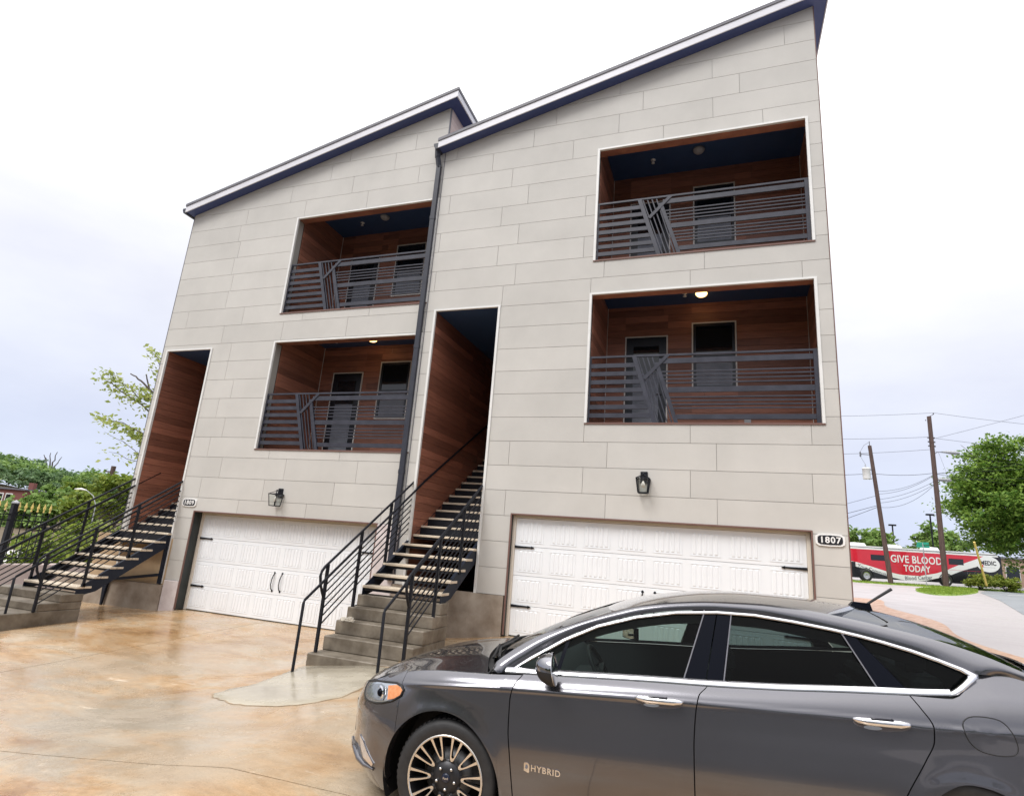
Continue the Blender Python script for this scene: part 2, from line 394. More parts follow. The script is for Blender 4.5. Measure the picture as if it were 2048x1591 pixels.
b.add([(x, y, far_z(x, y)) for x in xs for y in ys], [(i * ny + j, (i + 1) * ny + j, (i + 1) * ny + j + 1, i * ny + j + 1) for i in range(nx - 1) for j in range(ny - 1)], True)
struct(b.build('ground', M_soil), 'dark soil ground running out to the wooded ridge')

# driveway: joint bed, then the slabs as pieces of it
def sheet(mb, x0, x1, y0, y1, dz, step=0.3, th=0.0):
    nx_ = max(1, round((x1 - x0) / step)); ny_ = max(1, round((y1 - y0) / step))
    mb.grid(lambda u, v: (x0 + (x1 - x0) * u, y0 + (y1 - y0) * v, ground_z(x0 + (x1 - x0) * u, y0 + (y1 - y0) * v) + dz), nx_, ny_)
    if th:
        pts = [(x0 + (x1 - x0) * i / nx_, y0) for i in range(nx_ + 1)] + [(x1, y0 + (y1 - y0) * j / ny_) for j in range(1, ny_ + 1)] + \
              [(x1 + (x0 - x1) * i / nx_, y1) for i in range(1, nx_ + 1)] + [(x0, y1 + (y0 - y1) * j / ny_) for j in range(1, ny_)]
        n = len(pts)
        mb.add([(x, y, ground_z(x, y) + dz) for x, y in pts] + [(x, y, ground_z(x, y) + dz - th) for x, y in pts], [(i, (i + 1) % n, (i + 1) % n + n, i + n) for i in range(n)])
b = MB(); sheet(b, -16.9, 3.3, -8.25, 0.42, -0.022, 0.6)
drive = struct(b.build('driveway', mat('joint_dirt', (0.12, 0.085, 0.055), rough=0.9)), 'wet orange stained concrete driveway in front of both garages')
gx_ = [-16.9, -10.5, -2.6, 3.3]; gy_ = [-8.25, -6.08, 0.42]
for i in range(3):
    for j in range(2):
        b = MB(); sheet(b, gx_[i] + .006, gx_[i + 1] - .006, gy_[j] + .006, gy_[j + 1] - .006, 0.0, 0.25, 0.02)
        b.build('concrete_slab', M_wet, drive)
b = MB(); b.grid(lambda u, v: (lambda x, y: (x, y, ground_z(x, y) - .010))(-55 + 110 * v, -26 + 17.74 * u), 30, 60); struct(b.build('street', mat('dark_wet_asphalt', (0.045, 0.047, 0.052), (0.075, 0.077, 0.082), 1.5, 0.35, bump=0.15, bscale=60)), 'dark wet asphalt street in front of the driveway')  # out of view, added so that the car side mirrors darker ground
# grey apron cast in front of the nearer steps
ap = [(-7.55, -2.40), (-7.42, -2.75), (-7.40, -3.06), (-7.38, -3.62), (-7.52, -3.9), (-7.50, -4.12), (-7.17, -4.3), (-6.71, -4.47), (-6.23, -4.43), (-5.87, -4.25), (-5.72, -3.9), (-5.78, -3.37), (-5.85, -2.40)]
def smooth_loop(p, k=2):
    for _ in range(k):
        p = [q for i in range(len(p)) for q in ((p[i][0] * .75 + p[(i + 1) % len(p)][0] * .25, p[i][1] * .75 + p[(i + 1) % len(p)][1] * .25),
                                                (p[i][0] * .25 + p[(i + 1) % len(p)][0] * .75, p[i][1] * .25 + p[(i + 1) % len(p)][1] * .75))]
    return p
ap = [(x + random.uniform(-.03, .03), y + random.uniform(-.03, .03)) for x, y in smooth_loop(ap, 2)]
def patch(loop, dz_in, dz_out, cx=None, cy=None, rings=5, edge=0.08, gz=ground_z):
    cx = cx if cx is not None else sum(p[0] for p in loop) / len(loop); cy = cy if cy is not None else sum(p[1] for p in loop) / len(loop)
    mb = MB(); n = len(loop); vv = []
    fr = [0] + [0.35, 0.6, 0.8, 1 - edge, 1.0]
    for k, f_ in enumerate(fr[1:]):
        for p in loop:
            x, y = cx + (p[0] - cx) * f_, cy + (p[1] - cy) * f_
            vv.append((x, y, gz(x, y) + (dz_out if f_ == 1.0 else dz_in)))
    vv.append((cx, cy, gz(cx, cy) + dz_in)); c_ = len(vv) - 1; ff = [(c_, i, (i + 1) % n) for i in range(n)]
    for k in range(4): ff += [(k * n + i, (k + 1) * n + i, (k + 1) * n + (i + 1) % n, k * n + (i + 1) % n) for i in range(n)]
    return mb.add(vv, ff, True)
apc = (sum(p_[0] for p_ in ap) / len(ap), sum(p_[1] for p_ in ap) / len(ap))
struct(patch([(apc[0] + (x - apc[0]) * 1.011, apc[1] + (y - apc[1]) * 1.011) for x, y in ap], 0.0035, 0.0035).build('apron_joint', mat('crack_dirt', (0.20, 0.15, 0.10), (0.42, 0.31, 0.19), 3.5, 0.4)), 'dark cracked joint round the grey apron')
struct(patch(ap, 0.009, -0.004, edge=0.02).build('apron', M_apron), 'wet grey concrete apron at the foot of the nearer steps')

# ================================================================= TOWNHOUSES
PH = 0.458
def slope_roof(x, xl, z0): return z0 + 0.2535 * (x - xl)
def townhouse(dx, dz, XL, XR, rows, kmin, openings, low_cut, label, ztop, garage, side_wall_right=None):
    """one house of the pair. XL/XR: ends of its front; rows: joints of every panel course; openings: holes in the front"""
    cx = (XL + XR) / 2
    H = thing('townhouse', label, 'house', (cx, 0, -1.2), 'pair of joined townhouses')
    zs = lambda x: slope_roof(x, XL, ztop)
    a_ = 0.2535
    # --- panels
    for k in range(kmin, 25):
        zb, zt = k * PH, (k + 1) * PH
        cuts = [XL] + sorted(rows.get(k, [])) + [XR]
        for i in range(len(cuts) - 1):
            g_ = 0.0035
            p = [(cuts[i] + g_, zb + g_), (cuts[i + 1] - g_, zb + g_), (cuts[i + 1] - g_, zt - g_), (cuts[i] + g_, zt - g_)]
            p = clip(p, -a_, 1, ztop - a_ * XL - 0.004)
            if area(p) < 1e-3: continue
            ps = [p]
            for o_ in openings + low_cut: ps = subtract(ps, o_)
            if not ps: continue
            # pieces that an opening cuts apart are separate boards
            groups = []
            for q in ps:
                xs_ = (min(v[0] for v in q), max(v[0] for v in q)); zs_ = (min(v[1] for v in q), max(v[1] for v in q))
                hit_ = [g2 for g2 in groups if any(xs_[0] <= r_[0][1] + 1e-5 and xs_[1] >= r_[0][0] - 1e-5 and zs_[0] <= r_[1][1] + 1e-5 and zs_[1] >= r_[1][0] - 1e-5 for r_ in g2['b'])]
                new = {'p': [q], 'b': [(xs_, zs_)]}
                for g2 in hit_: new['p'] += g2['p']; new['b'] += g2['b']; groups.remove(g2)
                groups.append(new)
            for g2 in groups:
                mb = MB()
                for q in g2['p']: mb.prism(q, 1, 0.0, 0.012)
                mb.build('panel', M_panel, H)
    # --- wall behind the panels
    zbot = kmin * PH
    full = [(XL + .002, zbot), (XR - .002, zbot), (XR - .002, zs(XR)), (XL + .002, zs(XL))]
    ps = [full]
    for o_ in openings + low_cut: ps = subtract(ps, o_)
    mb = MB()
    for q in ps: mb.prism(q, 1, 0.0125, 0.24)
    mb.prism([(0.24, -1.9), (11, -1.9), (11, zs(XL)), (0.24, zs(XL))], 0, XL + .004, XL + .09)
    mb.prism([(0.24, -1.9), (11, -1.9), (11, zs(XR)), (0.24, zs(XR))], 0, XR - .035, XR - .004)
    mb.prism([(XL + .16, -1.9), (XR - .05, -1.9), (XR - .05, zs(XR)), (XL + .16, zs(XL))], 1, 10.8, 11)
    mb.build('wall', M_joint, H)
    # --- roof: deck with soffit, fascia, drip edge
    e, d = 0.27, 0.25; x0, x1 = XL - 0.08, XR + e
    def slab(zoff0, zoff1, y0, y1, xa=x0, xb=x1):
        m_ = MB(); m_.prism([(xa, zs(xa) + zoff0), (xb, zs(xb) + zoff0), (xb, zs(xb) + zoff1), (xa, zs(xa) + zoff1)], 1, y0, y1); return m_
    rf = slab(0.03, 0.20, -d + .022, 11.2, x0 + .004, x1 - .004).build('roof', M_drip, H)
    slab(0.0, 0.028, -d + .022, 11.2, x0 + .006, x1 - .024).build('soffit', M_soffit, rf)
    slab(-0.014, 0.150, -d, -d + .020).build('fascia', M_fascia, rf)
    m_ = MB(); m_.prism([(-d + .021, zs(x1) - 0.014), (11.2, zs(x1) - 0.014), (11.2, zs(x1) + 0.15), (-d + .021, zs(x1) + 0.15)], 0, x1 - .022, x1); m_.build('fascia', M_fascia, rf)
    m_ = slab(0.152, 0.222, -d - .018, -d + .02, x0 - .01, x1 + .02)
    m_.prism([(-d + .021, zs(x1) + 0.152), (11.2, zs(x1) + 0.152), (11.2, zs(x1) + 0.222), (-d + .021, zs(x1) + 0.222)], 0, x1 - .02, x1 + .018)
    m_.build('drip_edge', M_drip, rf)
    if side_wall_right:
        for k in range(9):   # pale boards on the wall that shows above the lower roof
            z0 = 8.9 + k * 0.155
            part('plank', M_plankside, H, ((XR - .003, .06, z0), (XR + .012, 10.9, z0 + .149)))
    # --- edge trim strips on the two ends
    part('corner_trim', M_drip, H, ((XL - .012, -.006, zbot), (XL + .001, .05, zs(XL) - .01)))
    part('corner_trim', M_jambtrim if garage['right'] else M_drip, H, ((XR - .001, -.006, zbot if not side_wall_right else 9.0), (XR + .012, .05, zs(XR) - .01)))
    # --- white trim round each recess
    def trim(x0, z0, x1, z1, bottom=False):
        w = 0.042; t_ = 0.022
        m_ = MB(); m_.box((x0 - .004, -t_, z0), (x0 + w, .03, z1 + .004)); m_.box((x1 - w, -t_, z0), (x1 + .004, .03, z1 + .004)); m_.box((x0 + w, -t_, z1 - w * .75), (x1 - w, .03, z1 + .004))
        m_.build('recess_trim', M_trim, H)
    return H, zs, trim

def balcony(H, trim, X0, X1, zf, ztop, sealed=False):
    """recessed balcony; X0..X1 opening, zf floor, ztop head of the opening"""
    trim(X0, zf, X1, ztop)
    xi0, xi1 = X0 + .03, X1 + .09; y1 = 1.74; zc = zf + 2.97; zh = ztop - .03
    part('balcony_floor', M_floor, H, ((xi0 - .1, .246, zf - .16), (xi1 + .02, y1 + .1, zf - .015)))
    part('sill', M_jambtrim, H, ((X0 - .003, -.018, zf - .022), (X1 + .003, -.001, zf + .006)), ((X0 + .003, .0, zf + .0005), (X1 - .003, .25, zf + .006)))
    part('balcony_ceiling', M_ceiling, H, ((xi0 - .1, .2, zc), (xi1 + .02, y1 + .1, zc + .05)))
    part('balcony_header', M_plank, H, ((X0 + .02, .031, zh), (X1 - .02, .2, zh + .035)), ((X0 - .02, .2, zh), (X1 + .08, .22, zc)))
    bk = part('balcony_wall', M_inner, H, ((xi0 - .05, y1 + .02, zf - .02), (xi1 + .05, y1 + .06, zc)), ((xi0 - .06, .24, zf - .02), (xi0 - .022, y1 + .02, zc)), ((xi1 + .022, .24, zf - .02), (xi1 + .04, y1 + .02, zc)),
              ((xi1 - .09, .245, zf - .02), (xi1 + .03, .255, zc)))
    door = (X0 + 0.455, X0 + 1.285, zf, zf + 2.25); win = (X0 + 1.82, X0 + 2.63, zf + 1.10, zf + 2.50)
    ph = 0.1525; n = int((zc - zf) / ph) + 1
    for i in range(n):
        z0 = zf + i * ph; z1 = min(z0 + ph - .006, zc - .002)
        if z1 - z0 < .03: continue
        ps = [[(xi0, z0), (xi1, z0), (xi1, z1), (xi0, z1)]]
        for o_ in (door, win): ps = subtract(ps, (o_[0] - .03, o_[2] - .03, o_[1] + .03, o_[3] + .03))
        jx = xi0 + random.uniform(.8, 3.2)
        ps = [q2 for q in ps for q2 in (clip(q, 1, 0, jx - .002), clip(q, -1, 0, -jx - .002)) if len(q2) > 2 and area(q2) > 1e-3]
        for q in ps:
            m_ = MB(); m_.prism(q, 1, y1 + random.uniform(0, .002), y1 + .018)
            m_.build('plank', M_plank, bk)
        m_ = MB(); m_.box((xi0 - .02, .245, z0), (xi0, y1 - .001, z1)); m_.build('plank', M_plank, bk)
        m_ = MB(); m_.box((xi1, .26, z0), (xi1 + .02, y1 - .001, z1)); m_.build('plank', M_plank, bk)
    part('corner_strip', M_wframe, bk, ((xi0 + .001, y1 - .014, zf), (xi0 + .012, y1 - .002, zc - .01)))
    part('corner_strip', M_wframe, bk, ((xi1 - .012, y1 - .014, zf), (xi1 - .001, y1 - .002, zc - .01)))
    # door
    f = .03; x0, x1, z0, z1 = door
    D = part('balcony_door', M_doorblk, H, ((x0 + f, y1 - .004, z0), (x1 - f, y1 + .018, z1 - f)))
    m_ = MB(); m_.box((x0 - .028, y1 - .02, z0), (x0, y1 + .019, z1 + .028)); m_.box((x1, y1 - .02, z0), (x1 + .028, y1 + .019, z1 + .028)); m_.box((x0, y1 - .02, z1), (x1, y1 + .019, z1 + .028)); m_.build('frame', M_wframe, D)
    m_ = MB(); m_.box((x0, y1 - .016, z0), (x0 + f - .002, y1 + .019, z1)); m_.box((x1 - f + .002, y1 - .016, z0), (x1, y1 + .019, z1)); m_.box((x0 + f - .002, y1 - .016, z1 - f + .002), (x1 - f + .002, y1 + .019, z1)); m_.build('jamb', M_doorblk, D)
    part('pane', M_pane, D, ((x0 + .15, y1 - .010, z0 + .25), (x1 - .15, y1 - .0045, z1 - .2)))
    part('pane_reflection', M_panereflect, D, ((x0 + .155, y1 - .013, z0 + .26), (x1 - .155, y1 - .0105, z0 + 1.45)))  # thin sheet on the door glass, a reflection painted as flat grey
    m_ = MB(); m_.tube([(x1 - .10, y1 - .004, z0 + 1.0), (x1 - .10, y1 - .05, z0 + 1.0), (x1 - .2, y1 - .05, z0 + 1.0)], .01, 6); m_.build('handle', M_drip, D)
    # window
    x0, x1, z0, z1 = win
    Wn = MB(); Wn.box((x0 - .028, y1 - .02, z0 - .028), (x0, y1 + .019, z1 + .028)); Wn.box((x1, y1 - .02, z0 - .028), (x1 + .028, y1 + .019, z1 + .028)); Wn.box((x0, y1 - .02, z1), (x1, y1 + .019, z1 + .028)); Wn.box((x0, y1 - .02, z0 - .028), (x1, y1 + .019, z0))
    Wn = Wn.build('window', M_wframe, H)
    m_ = MB(); q = .055
    m_.box((x0, y1 - .012, z0), (x0 + q, y1 + .018, z1)); m_.box((x1 - q, y1 - .012, z0), (x1, y1 + .018, z1)); m_.box((x0 + q, y1 - .012, z1 - q), (x1 - q, y1 + .018, z1)); m_.box((x0 + q, y1 - .012, z0), (x1 - q, y1 + .018, z0 + q)); m_.box((x0 + q, y1 - .010, z0 + .66), (x1 - q, y1 + .018, z0 + .70))
    m_.build('sash', M_doorblk, Wn)
    part('pane', M_pane, Wn, ((x0 + q, y1 + .004, z0 + q), (x1 - q, y1 + .012, z1 - q)))
    part('pane_reflection', M_panereflect, Wn, ((x0 + q + .01, y1 + .001, z0 + q + .01), (x1 - q - .01, y1 + .0035, z0 + .64)))  # painted reflection again, over the lower part of the window
    part('outlet_box', M_greyp, bk, ((X1 - 1.12, y1 - .035, zf + .36), (X1 - 1.0, y1 - .001, zf + .46)))
    # railing
    yr0, yr1 = .035, .075; ym = (yr0 + yr1) / 2
    zt = zf + 1.275
    rl = MB(); xl, xr = X0 + .044, X1 - .044
    rl.box((xl, yr0, zt - .035), (xr, yr1, zt)); rl.box((xl, yr0, zf + .012), (xl + .03, yr1, zt - .035)); rl.box((xr - .065, yr0 - .008, zf - .01), (xr, yr1, zt - .035))
    RL = rl.build('balcony_railing', M_rail, H)
    pl_t, pl_b = (X0 + .86, zt - .035), (X0 + 1.235, zf + .012)
    pr_t, pr_b = (X0 + 1.255, zt - .155), (X0 + 1.60, zf + .012)
    def slant(p, q, w, y0=yr0 - .006, y1_=yr1, name='slanted_post'):
        m_ = MB(); m_.prism([(p[0] - w / 2, p[1]), (q[0] - w / 2, q[1]), (q[0] + w / 2, q[1]), (p[0] + w / 2, p[1])], 1, y0, y1_); m_.build(name, M_rail, RL)
    slant(pl_t, pl_b, .078); slant(pr_t, pr_b, .07)
    lx = lambda z: pl_t[0] + (pl_b[0] - pl_t[0]) * (pl_t[1] - z) / (pl_t[1] - pl_b[1])
    rx = lambda z: pr_t[0] + (pr_b[0] - pr_t[0]) * (pr_t[1] - z) / (pr_t[1] - pr_b[1])
    m_ = MB(); m_.prism([(X0 + 1.02, zf + .84), (X0 + 1.065, zf + .80), (X0 + 1.475, zt - .04), (X0 + 1.40, zt - .035)], 1, yr0 - .012, yr0 - .0065); m_.prism([(X0 + 1.02, zf + .84), (X0 + 1.065, zf + .80), (X0 + 1.475, zt - .04), (X0 + 1.40, zt - .035)], 1, yr0 - .0064, yr0 + .01); m_.build('diagonal_brace', M_rail, RL)
    for i in range(4):
        f_ = .2 + .2 * i
        p = (pl_t[0] + .06 + .085 * i, zt - .036); q = (lx(zf + .03) + (rx(zf + .03) - lx(zf + .03)) * f_, zf + .03)
        slant(p, q, .022, yr0 + .011, yr0 + .03, 'thin_bar')
    for i in range(7):
        z = zf + .15 + .1565 * i
        m_ = MB(); m_.prism([(xl + .03, z - .04), (lx(z - .04) - .04, z - .04), (lx(z + .04) - .04, z + .04), (xl + .03, z + .04)], 1, yr0 + .004, yr1 - .004); m_.build('slat', M_rail, RL)
    for z, h in ((zf + 1.145, .095), (zf + .61, .095), (zf + .125, .085)):
        xa = max(rx(z) + .036, X0 + 1.30); m_ = MB(); m_.box((xa, yr0 + .003, z - h / 2), (xr - .065, yr1 - .003, z + h / 2)); m_.build('slat', M_rail, RL)
    for z in (.948, .878, .808, .738, .478, .412, .346, .28):
        m_ = MB(); m_.box((rx(zf + z) + .036, yr0 + .008, zf + z - .011), (xr - .065, yr0 + .028, zf + z + .011)); m_.build('thin_rail', M_rail, RL)
    return xi0, xi1, zc

def stair_recess(H, trim, X0, X1, z0, ztop, depth=6.0):
    w = .042; t_ = .022
    m_ = MB(); m_.box((X0 - .004, -t_, z0 + .02), (X0 + w, .03, ztop + .004)); m_.box((X1 - w, -t_, z0 - .02), (X1 + .004, .03, ztop + .004)); m_.box((X0 + w, -t_, ztop - w * .75), (X1 - w, .03, ztop + .004)); m_.build('recess_trim', M_trim, H)
    xi0, xi1 = X0 + .03, X1 - .03
    bk = part('stairwell_wall', M_inner, H, ((xi0 - .06, .24, -1.6), (xi0 - .022, depth, ztop + .25)), ((xi1 + .022, .24, -1.6), (xi1 + .06, depth, ztop + .25)), ((xi0 - .06, depth, -1.6), (xi1 + .06, depth + .05, ztop + .25)))
    part('stairwell_ceiling', M_ceiling, H, ((xi0 - .06, .03, ztop - .02), (xi1 + .06, depth + .05, ztop + .05)))
    ph = .1525; z = z0
    while z < ztop - .05:
        z1 = min(z + ph - .006, ztop - .022)
        k = random.choice((2.1, 2.9, 3.6))
        for a, b_ in ((.031, k - .003), (k + .003, depth - .01)):
            m_ = MB(); m_.box((xi0 - .02, a, z), (xi0, b_, z1)); m_.build('plank', M_plank, bk)
        m_ = MB(); m_.box((xi1, .031, z), (xi1 + .02, depth - .01, z1)); m_.build('plank', M_plank, bk)
        z += ph

def garage_door(H, X0, X1, zt, zb, yd, handles):
    """carriage-style sectional door in its recess"""
    j = .10
    # reveal: brown casing on the face, dark jambs inside
    m_ = MB(); m_.box((X0 - .002, -.016, zb + .02), (X0 + .022, .012, zt + .002)); m_.box((X1 - .022, -.016, zb + .02), (X1 + .002, .012, zt + .002)); m_.box((X0 + .022, -.016, zt - .022), (X1 - .022, .012, zt + .002)); m_.build('garage_casing', M_jambtrim, H)
    m_ = MB(); m_.box((X0 - .02, .013, zb), (X0 + .02, yd + .06, zt)); m_.box((X1 - .02, .013, zb), (X1 + .02, yd + .06, zt)); m_.box((X0 + .02, .013, zt - .02), (X1 - .02, yd + .06, zt + .02)); m_.build('garage_jamb', M_jambblack, H)
    m_ = MB(); m_.box((X0 + .021, yd - .03, zb), (X0 + .075, yd + .02, zt - .021)); m_.box((X1 - .075, yd - .03, zb), (X1 - .021, yd + .02, zt - .021)); m_.box((X0 + .075, yd - .03, zt - .065), (X1 - .075, yd + .02, zt - .021)); m_.build('door_stop', M_cream, H)
    x0, x1, z0, z1 = X0 + .077, X1 - .077, zb + .012, zt - .067
    G = part('garage_door', M_garage, H, ((x0, yd + .03, z0), (x1, yd + .06, z1)))
    part('bottom_seal', M_jambblack, G, ((x0, yd - .002, zb - .01), (x1, yd + .028, z0 - .001)))
    ns = 4; hs = (z1 - z0) / ns
    for s_ in range(ns):
        a, b_ = z0 + s_ * hs + .003, z0 + (s_ + 1) * hs - .003
        mb = MB(); mb.bbox((x0, yd, a), (x1, yd + .029, b_), .004)
        n = 8; wg = (x1 - x0) / n
        for g_ in range(n):
            gx0, gx1 = x0 + g_ * wg + .085, x0 + (g_ + 1) * wg - .085; gz0, gz1 = a + .085, b_ - .075
            k = 5; wr = (gx1 - gx0) / k
            fr = [(gx0 - .022, gz0 - .022), (gx1 + .022, gz0 - .022), (gx1 + .022, gz1 + .022), (gx0 - .022, gz1 + .022)]
            # raised frame lip round the group, then raised ribs
            for (p, q) in ((fr[0], (fr[1][0], fr[0][1] + .010)), ((fr[3][0], fr[3][1] - .010), fr[2]), ((fr[0][0], fr[0][1] + .010), (fr[0][0] + .010, fr[3][1] - .010)), ((fr[1][0] - .010, fr[0][1] + .010), (fr[1][0], fr[3][1] - .010))):
                mb.box((p[0], yd - .006, p[1]), (q[0], yd - .0003, q[1]))
            for r_ in range(k):
                rx0, rx1 = gx0 + r_ * wr + .014, gx0 + (r_ + 1) * wr - .014; c_ = .012
                mb.add([(rx0, yd - .0005, gz0), (rx1, yd - .0005, gz0), (rx1, yd - .0005, gz1), (rx0, yd - .0005, gz1), (rx0 + c_, yd - .009, gz0 + c_), (rx1 - c_, yd - .009, gz0 + c_), (rx1 - c_, yd - .009, gz1 - c_), (rx0 + c_, yd - .009, gz1 - c_)],
                       [(4, 5, 6, 7), (0, 1, 5, 4), (1, 2, 6, 5), (2, 3, 7, 6), (3, 0, 4, 7)])
        mb.build('door_section', M_garage, G)
    def strap(x, z, s_):
        L_ = .36; m_ = MB(); y = yd - .022
        pl = [(x, z - .022), (x + s_ * (L_ - .05), z - .010), (x + s_ * (L_ - .055), z - .026), (x + s_ * (L_ - .02), z - .012), (x + s_ * L_, z), (x + s_ * (L_ - .02), z + .012), (x + s_ * (L_ - .055), z + .026), (x + s_ * (L_ - .05), z + .010), (x, z + .022)]
        m_.prism(pl, 1, y, yd - .001); m_.lathe([(0, -.03), (.010, -.026), (.013, -.02)], (x + s_ * .06, yd, z), 'y', 8); m_.build('strap_hinge', M_black, G)
    for zz_ in (z0 + hs * .98, z0 + hs * 2.98):
        strap(x0 + .005, zz_, 1); strap(x1 - .005, zz_, -1)
    for s_ in (-1, 1):
        xc = (x0 + x1) / 2 + s_ * .10; zc_ = z0 + hs * 1.5; m_ = MB()
        m_.tube([(xc, yd - .004, zc_ - .17), (xc - .012, yd - .035, zc_ - .14), (xc - .02, yd - .05, zc_ - .05), (xc - .012, yd - .05, zc_ + .05), (xc, yd - .035, zc_ + .13), (xc, yd - .004, zc_ + .17)], .010, 6)
        for q in (-.18, .18): m_.lathe([(0, -.014), (.022, -.008), (.024, 0)], (xc, yd, zc_ + q), 'y', 8)
        m_.build('pull_handle', M_black, G)
    return G

rowsB = {2: [-5.505, -3.67, -1.85], 3: [-4.087, -2.266, -.445], 4: [-5.5, -3.67, -1.85], 5: [-4.099, -2.267, -.422], 11: [-5.904, -4.093, -2.264, -.427],
         12: [-7.476, -5.662, -3.848, -2.016], 13: [-6.087, -4.27], 14: [-7.478, -5.664], 15: [-6.079, -4.27], 16: [-7.338, -5.515], 17: [-5.908], 18: [-6.395, -4.593, -2.769, -.953],
         19: [-7.294, -5.48, -3.655, -1.837], 20: [-5.003, -3.178, -1.345], 21: [-3.66, -1.84], 22: [-.52]}
rowsA = {1: [-11.64, -9.855, -8.06], 2: [-12.81, -11.04, -9.245], 3: [-12.33, -10.56, -8.76], 4: [-12.8, -11.05, -9.23], 5: [-12.48], 6: [-12.78], 7: [-12.46], 8: [-12.75], 9: [-12.75],
         10: [-13.1, -11.316, -9.55], 11: [-14.36, -12.58, -10.81, -9.02], 12: [-13.2], 13: [-13.15], 14: [-13.23], 15: [-13.15], 16: [-13.24], 17: [-13.1, -11.3, -9.53], 18: [-11.8, -10.0, -8.22],
         19: [-10.69, -8.9], 20: [-10.2, -8.4]}
XB0, XB1 = -7.585, 0.0; XA0, XA1 = -14.93, -7.588
ZB, ZA = 8.937, 8.29
# openings (x0, z0, x1, z1)
oB = dict(up=(-4.066, 5.865, -.205, 8.38), lo=(-4.10, 2.637, -.218, 5.175), st=(-7.405, -3, -5.923, 5.06), ga=(-5.371, -3, -.484, .963))
oA = dict(up=(-11.471, 5.252, -7.62, 7.765), lo=(-11.475, 2.04, -7.62, 4.555), st=(-14.80, -3, -13.312, 4.475), ga=(-12.838, -3, -8.105, .624))
lcB = [(-7.7, -3, -5.36, -.455), (-.49, -3, .1, -1.1)]
lcA = [(-8.11, -3, -7.5, .62), (-13.32, -3, -12.83, -.875), (-15, -3, -14.7, -.99)]
HB, zsB, trB = townhouse(0, 0, XB0, XB1, rowsB, -3, list(oB.values()), lcB, 'beige panelled townhouse on the right, house number 1807, with the higher roof', ZB, dict(right=True))
HA, zsA, trA = townhouse(0, 0, XA0, XA1, rowsA, -4, list(oA.values()), lcA, 'beige panelled townhouse on the left, house number 1809, with the lower roof', ZA, dict(right=False), side_wall_right=True)
balcony(HB, trB, *(oB['up'][i] for i in (0, 2, 1, 3))); balcony(HB, trB, *(oB['lo'][i] for i in (0, 2, 1, 3)))
balcony(HA, trA, *(oA['up'][i] for i in (0, 2, 1, 3))); balcony(HA, trA, *(oA['lo'][i] for i in (0, 2, 1, 3)))
stair_recess(HB, trB, oB['st'][0], oB['st'][2], -.60, oB['st'][3]); stair_recess(HA, trA, oA['st'][0], oA['st'][2], -.95, oA['st'][3])
garage_door(HB, oB['ga'][0], oB['ga'][2], oB['ga'][3], -1.115, .12, True)
garage_door(HA, oA['ga'][0], oA['ga'][2], oA['ga'][3], -1.464, .25, True)
# foundations
part('foundation', M_found, HB, ((-7.62, -.03, -1.75), (-5.395, .1, -.462)))
part('foundation', M_found, HA, ((-16.6, -.06, -1.95), (-13.26, .30, -1.0)))
part('stucco_wall', M_foundtan, HA, ((-15.6, -.01, -.998), (-13.27, .16, -.02)))
part('corner_block', M_pinkwhite, HA, ((-13.255, -.035, -1.75), (-12.842, .1, -.882)), e=.012)
part('corner_block', M_pinkwhite, HA, ((-8.10, -.03, -1.75), (-7.63, .1, .612)), e=.012)
# gutters and downspouts
m_ = MB(); m_.box((-7.735, -.10, -.4), (-7.635, -.025, 8.55)); m_.box((-7.742, -.105, 4.2), (-7.628, -.024, 4.28)); m_.box((-7.742, -.105, 1.6), (-7.628, -.024, 1.68)); m_.box((-7.742, -.105, 7.2), (-7.628, -.024, 7.28))
m_.bar((-7.685, -.063, 8.52), (-7.72, -.11, 8.78), .095, .08); m_.bar((-7.72, -.11, 8.76), (-7.735, -.13, 9.0), .11, .09)
DS = m_.build('downspout', M_gutter, HB)
def gutter(H, xe, ze):
    pr = [(xe, ze + .13), (xe - .115, ze + .13), (xe - .115, ze + .085), (xe - .07, ze - .005), (xe, ze - .005)]
    m_ = MB()
    n = len(pr); y0, y1 = -.24, 11.1
    m_.add([(p[0], y0, p[1]) for p in pr] + [(p[0], y1, p[1]) for p in pr], [tuple(range(n))[::-1], tuple(range(n, 2 * n))] + [(i, (i + 1) % n, (i + 1) % n + n, i + n) for i in range(1, n)])
    return m_.build('gutter', M_gutter, H)
gutter(HB, XB0 - .085, zsB(XB0 - .08) - .02); gutter(HA, XA0 - .085, zsA(XA0 - .08) - .02)
m_ = MB(); m_.tube([(-15.06, .35, 8.2), (-15.08, .35, 8.02), (-15.03, .35, 7.93), (-14.985, .35, 7.80), (-14.985, .35, -1.0)], .045, 8); m_.build('downspout', M_gutter, HA)

# ---- ceiling lamps, sprinkler heads, wall lanterns, number plaques
def ceiling_lamp(x, y, z, lit, label):
    t = thing('ceiling_lamp', label, 'ceiling lamp', (x, y, z), 'round lamps on the balcony ceilings')
    m_ = MB(); m_.lathe([(0, -.002), (.12, -.002), (.125, -.018), (.115, -.022)], (x, y, z), 'z', 20); m_.build('base', M_drip, t)
    m_ = MB(); m_.lathe([(.113, -.022), (.11, -.045), (.085, -.075), (.04, -.09), (0, -.093)], (x, y, z), 'z', 20); m_.build('shade', M_lamp if lit else M_greyp, t)
def sprinkler(x, y, z, label):
    t = thing('sprinkler_head', label, 'sprinkler', (x, y, z), 'sprinkler heads on the balcony ceilings')
    m_ = MB(); m_.lathe([(0, 0), (.055, 0), (.05, -.012), (.02, -.016), (.018, -.05), (.012, -.052), (.012, -.075)], (x, y, z), 'z', 12); m_.build('body', M_whitep, t)
    m_ = MB(); m_.lathe([(.012, -.075), (.038, -.077), (.038, -.082), (0, -.082)], (x, y, z), 'z', 12); m_.build('deflector', M_whitep, t)
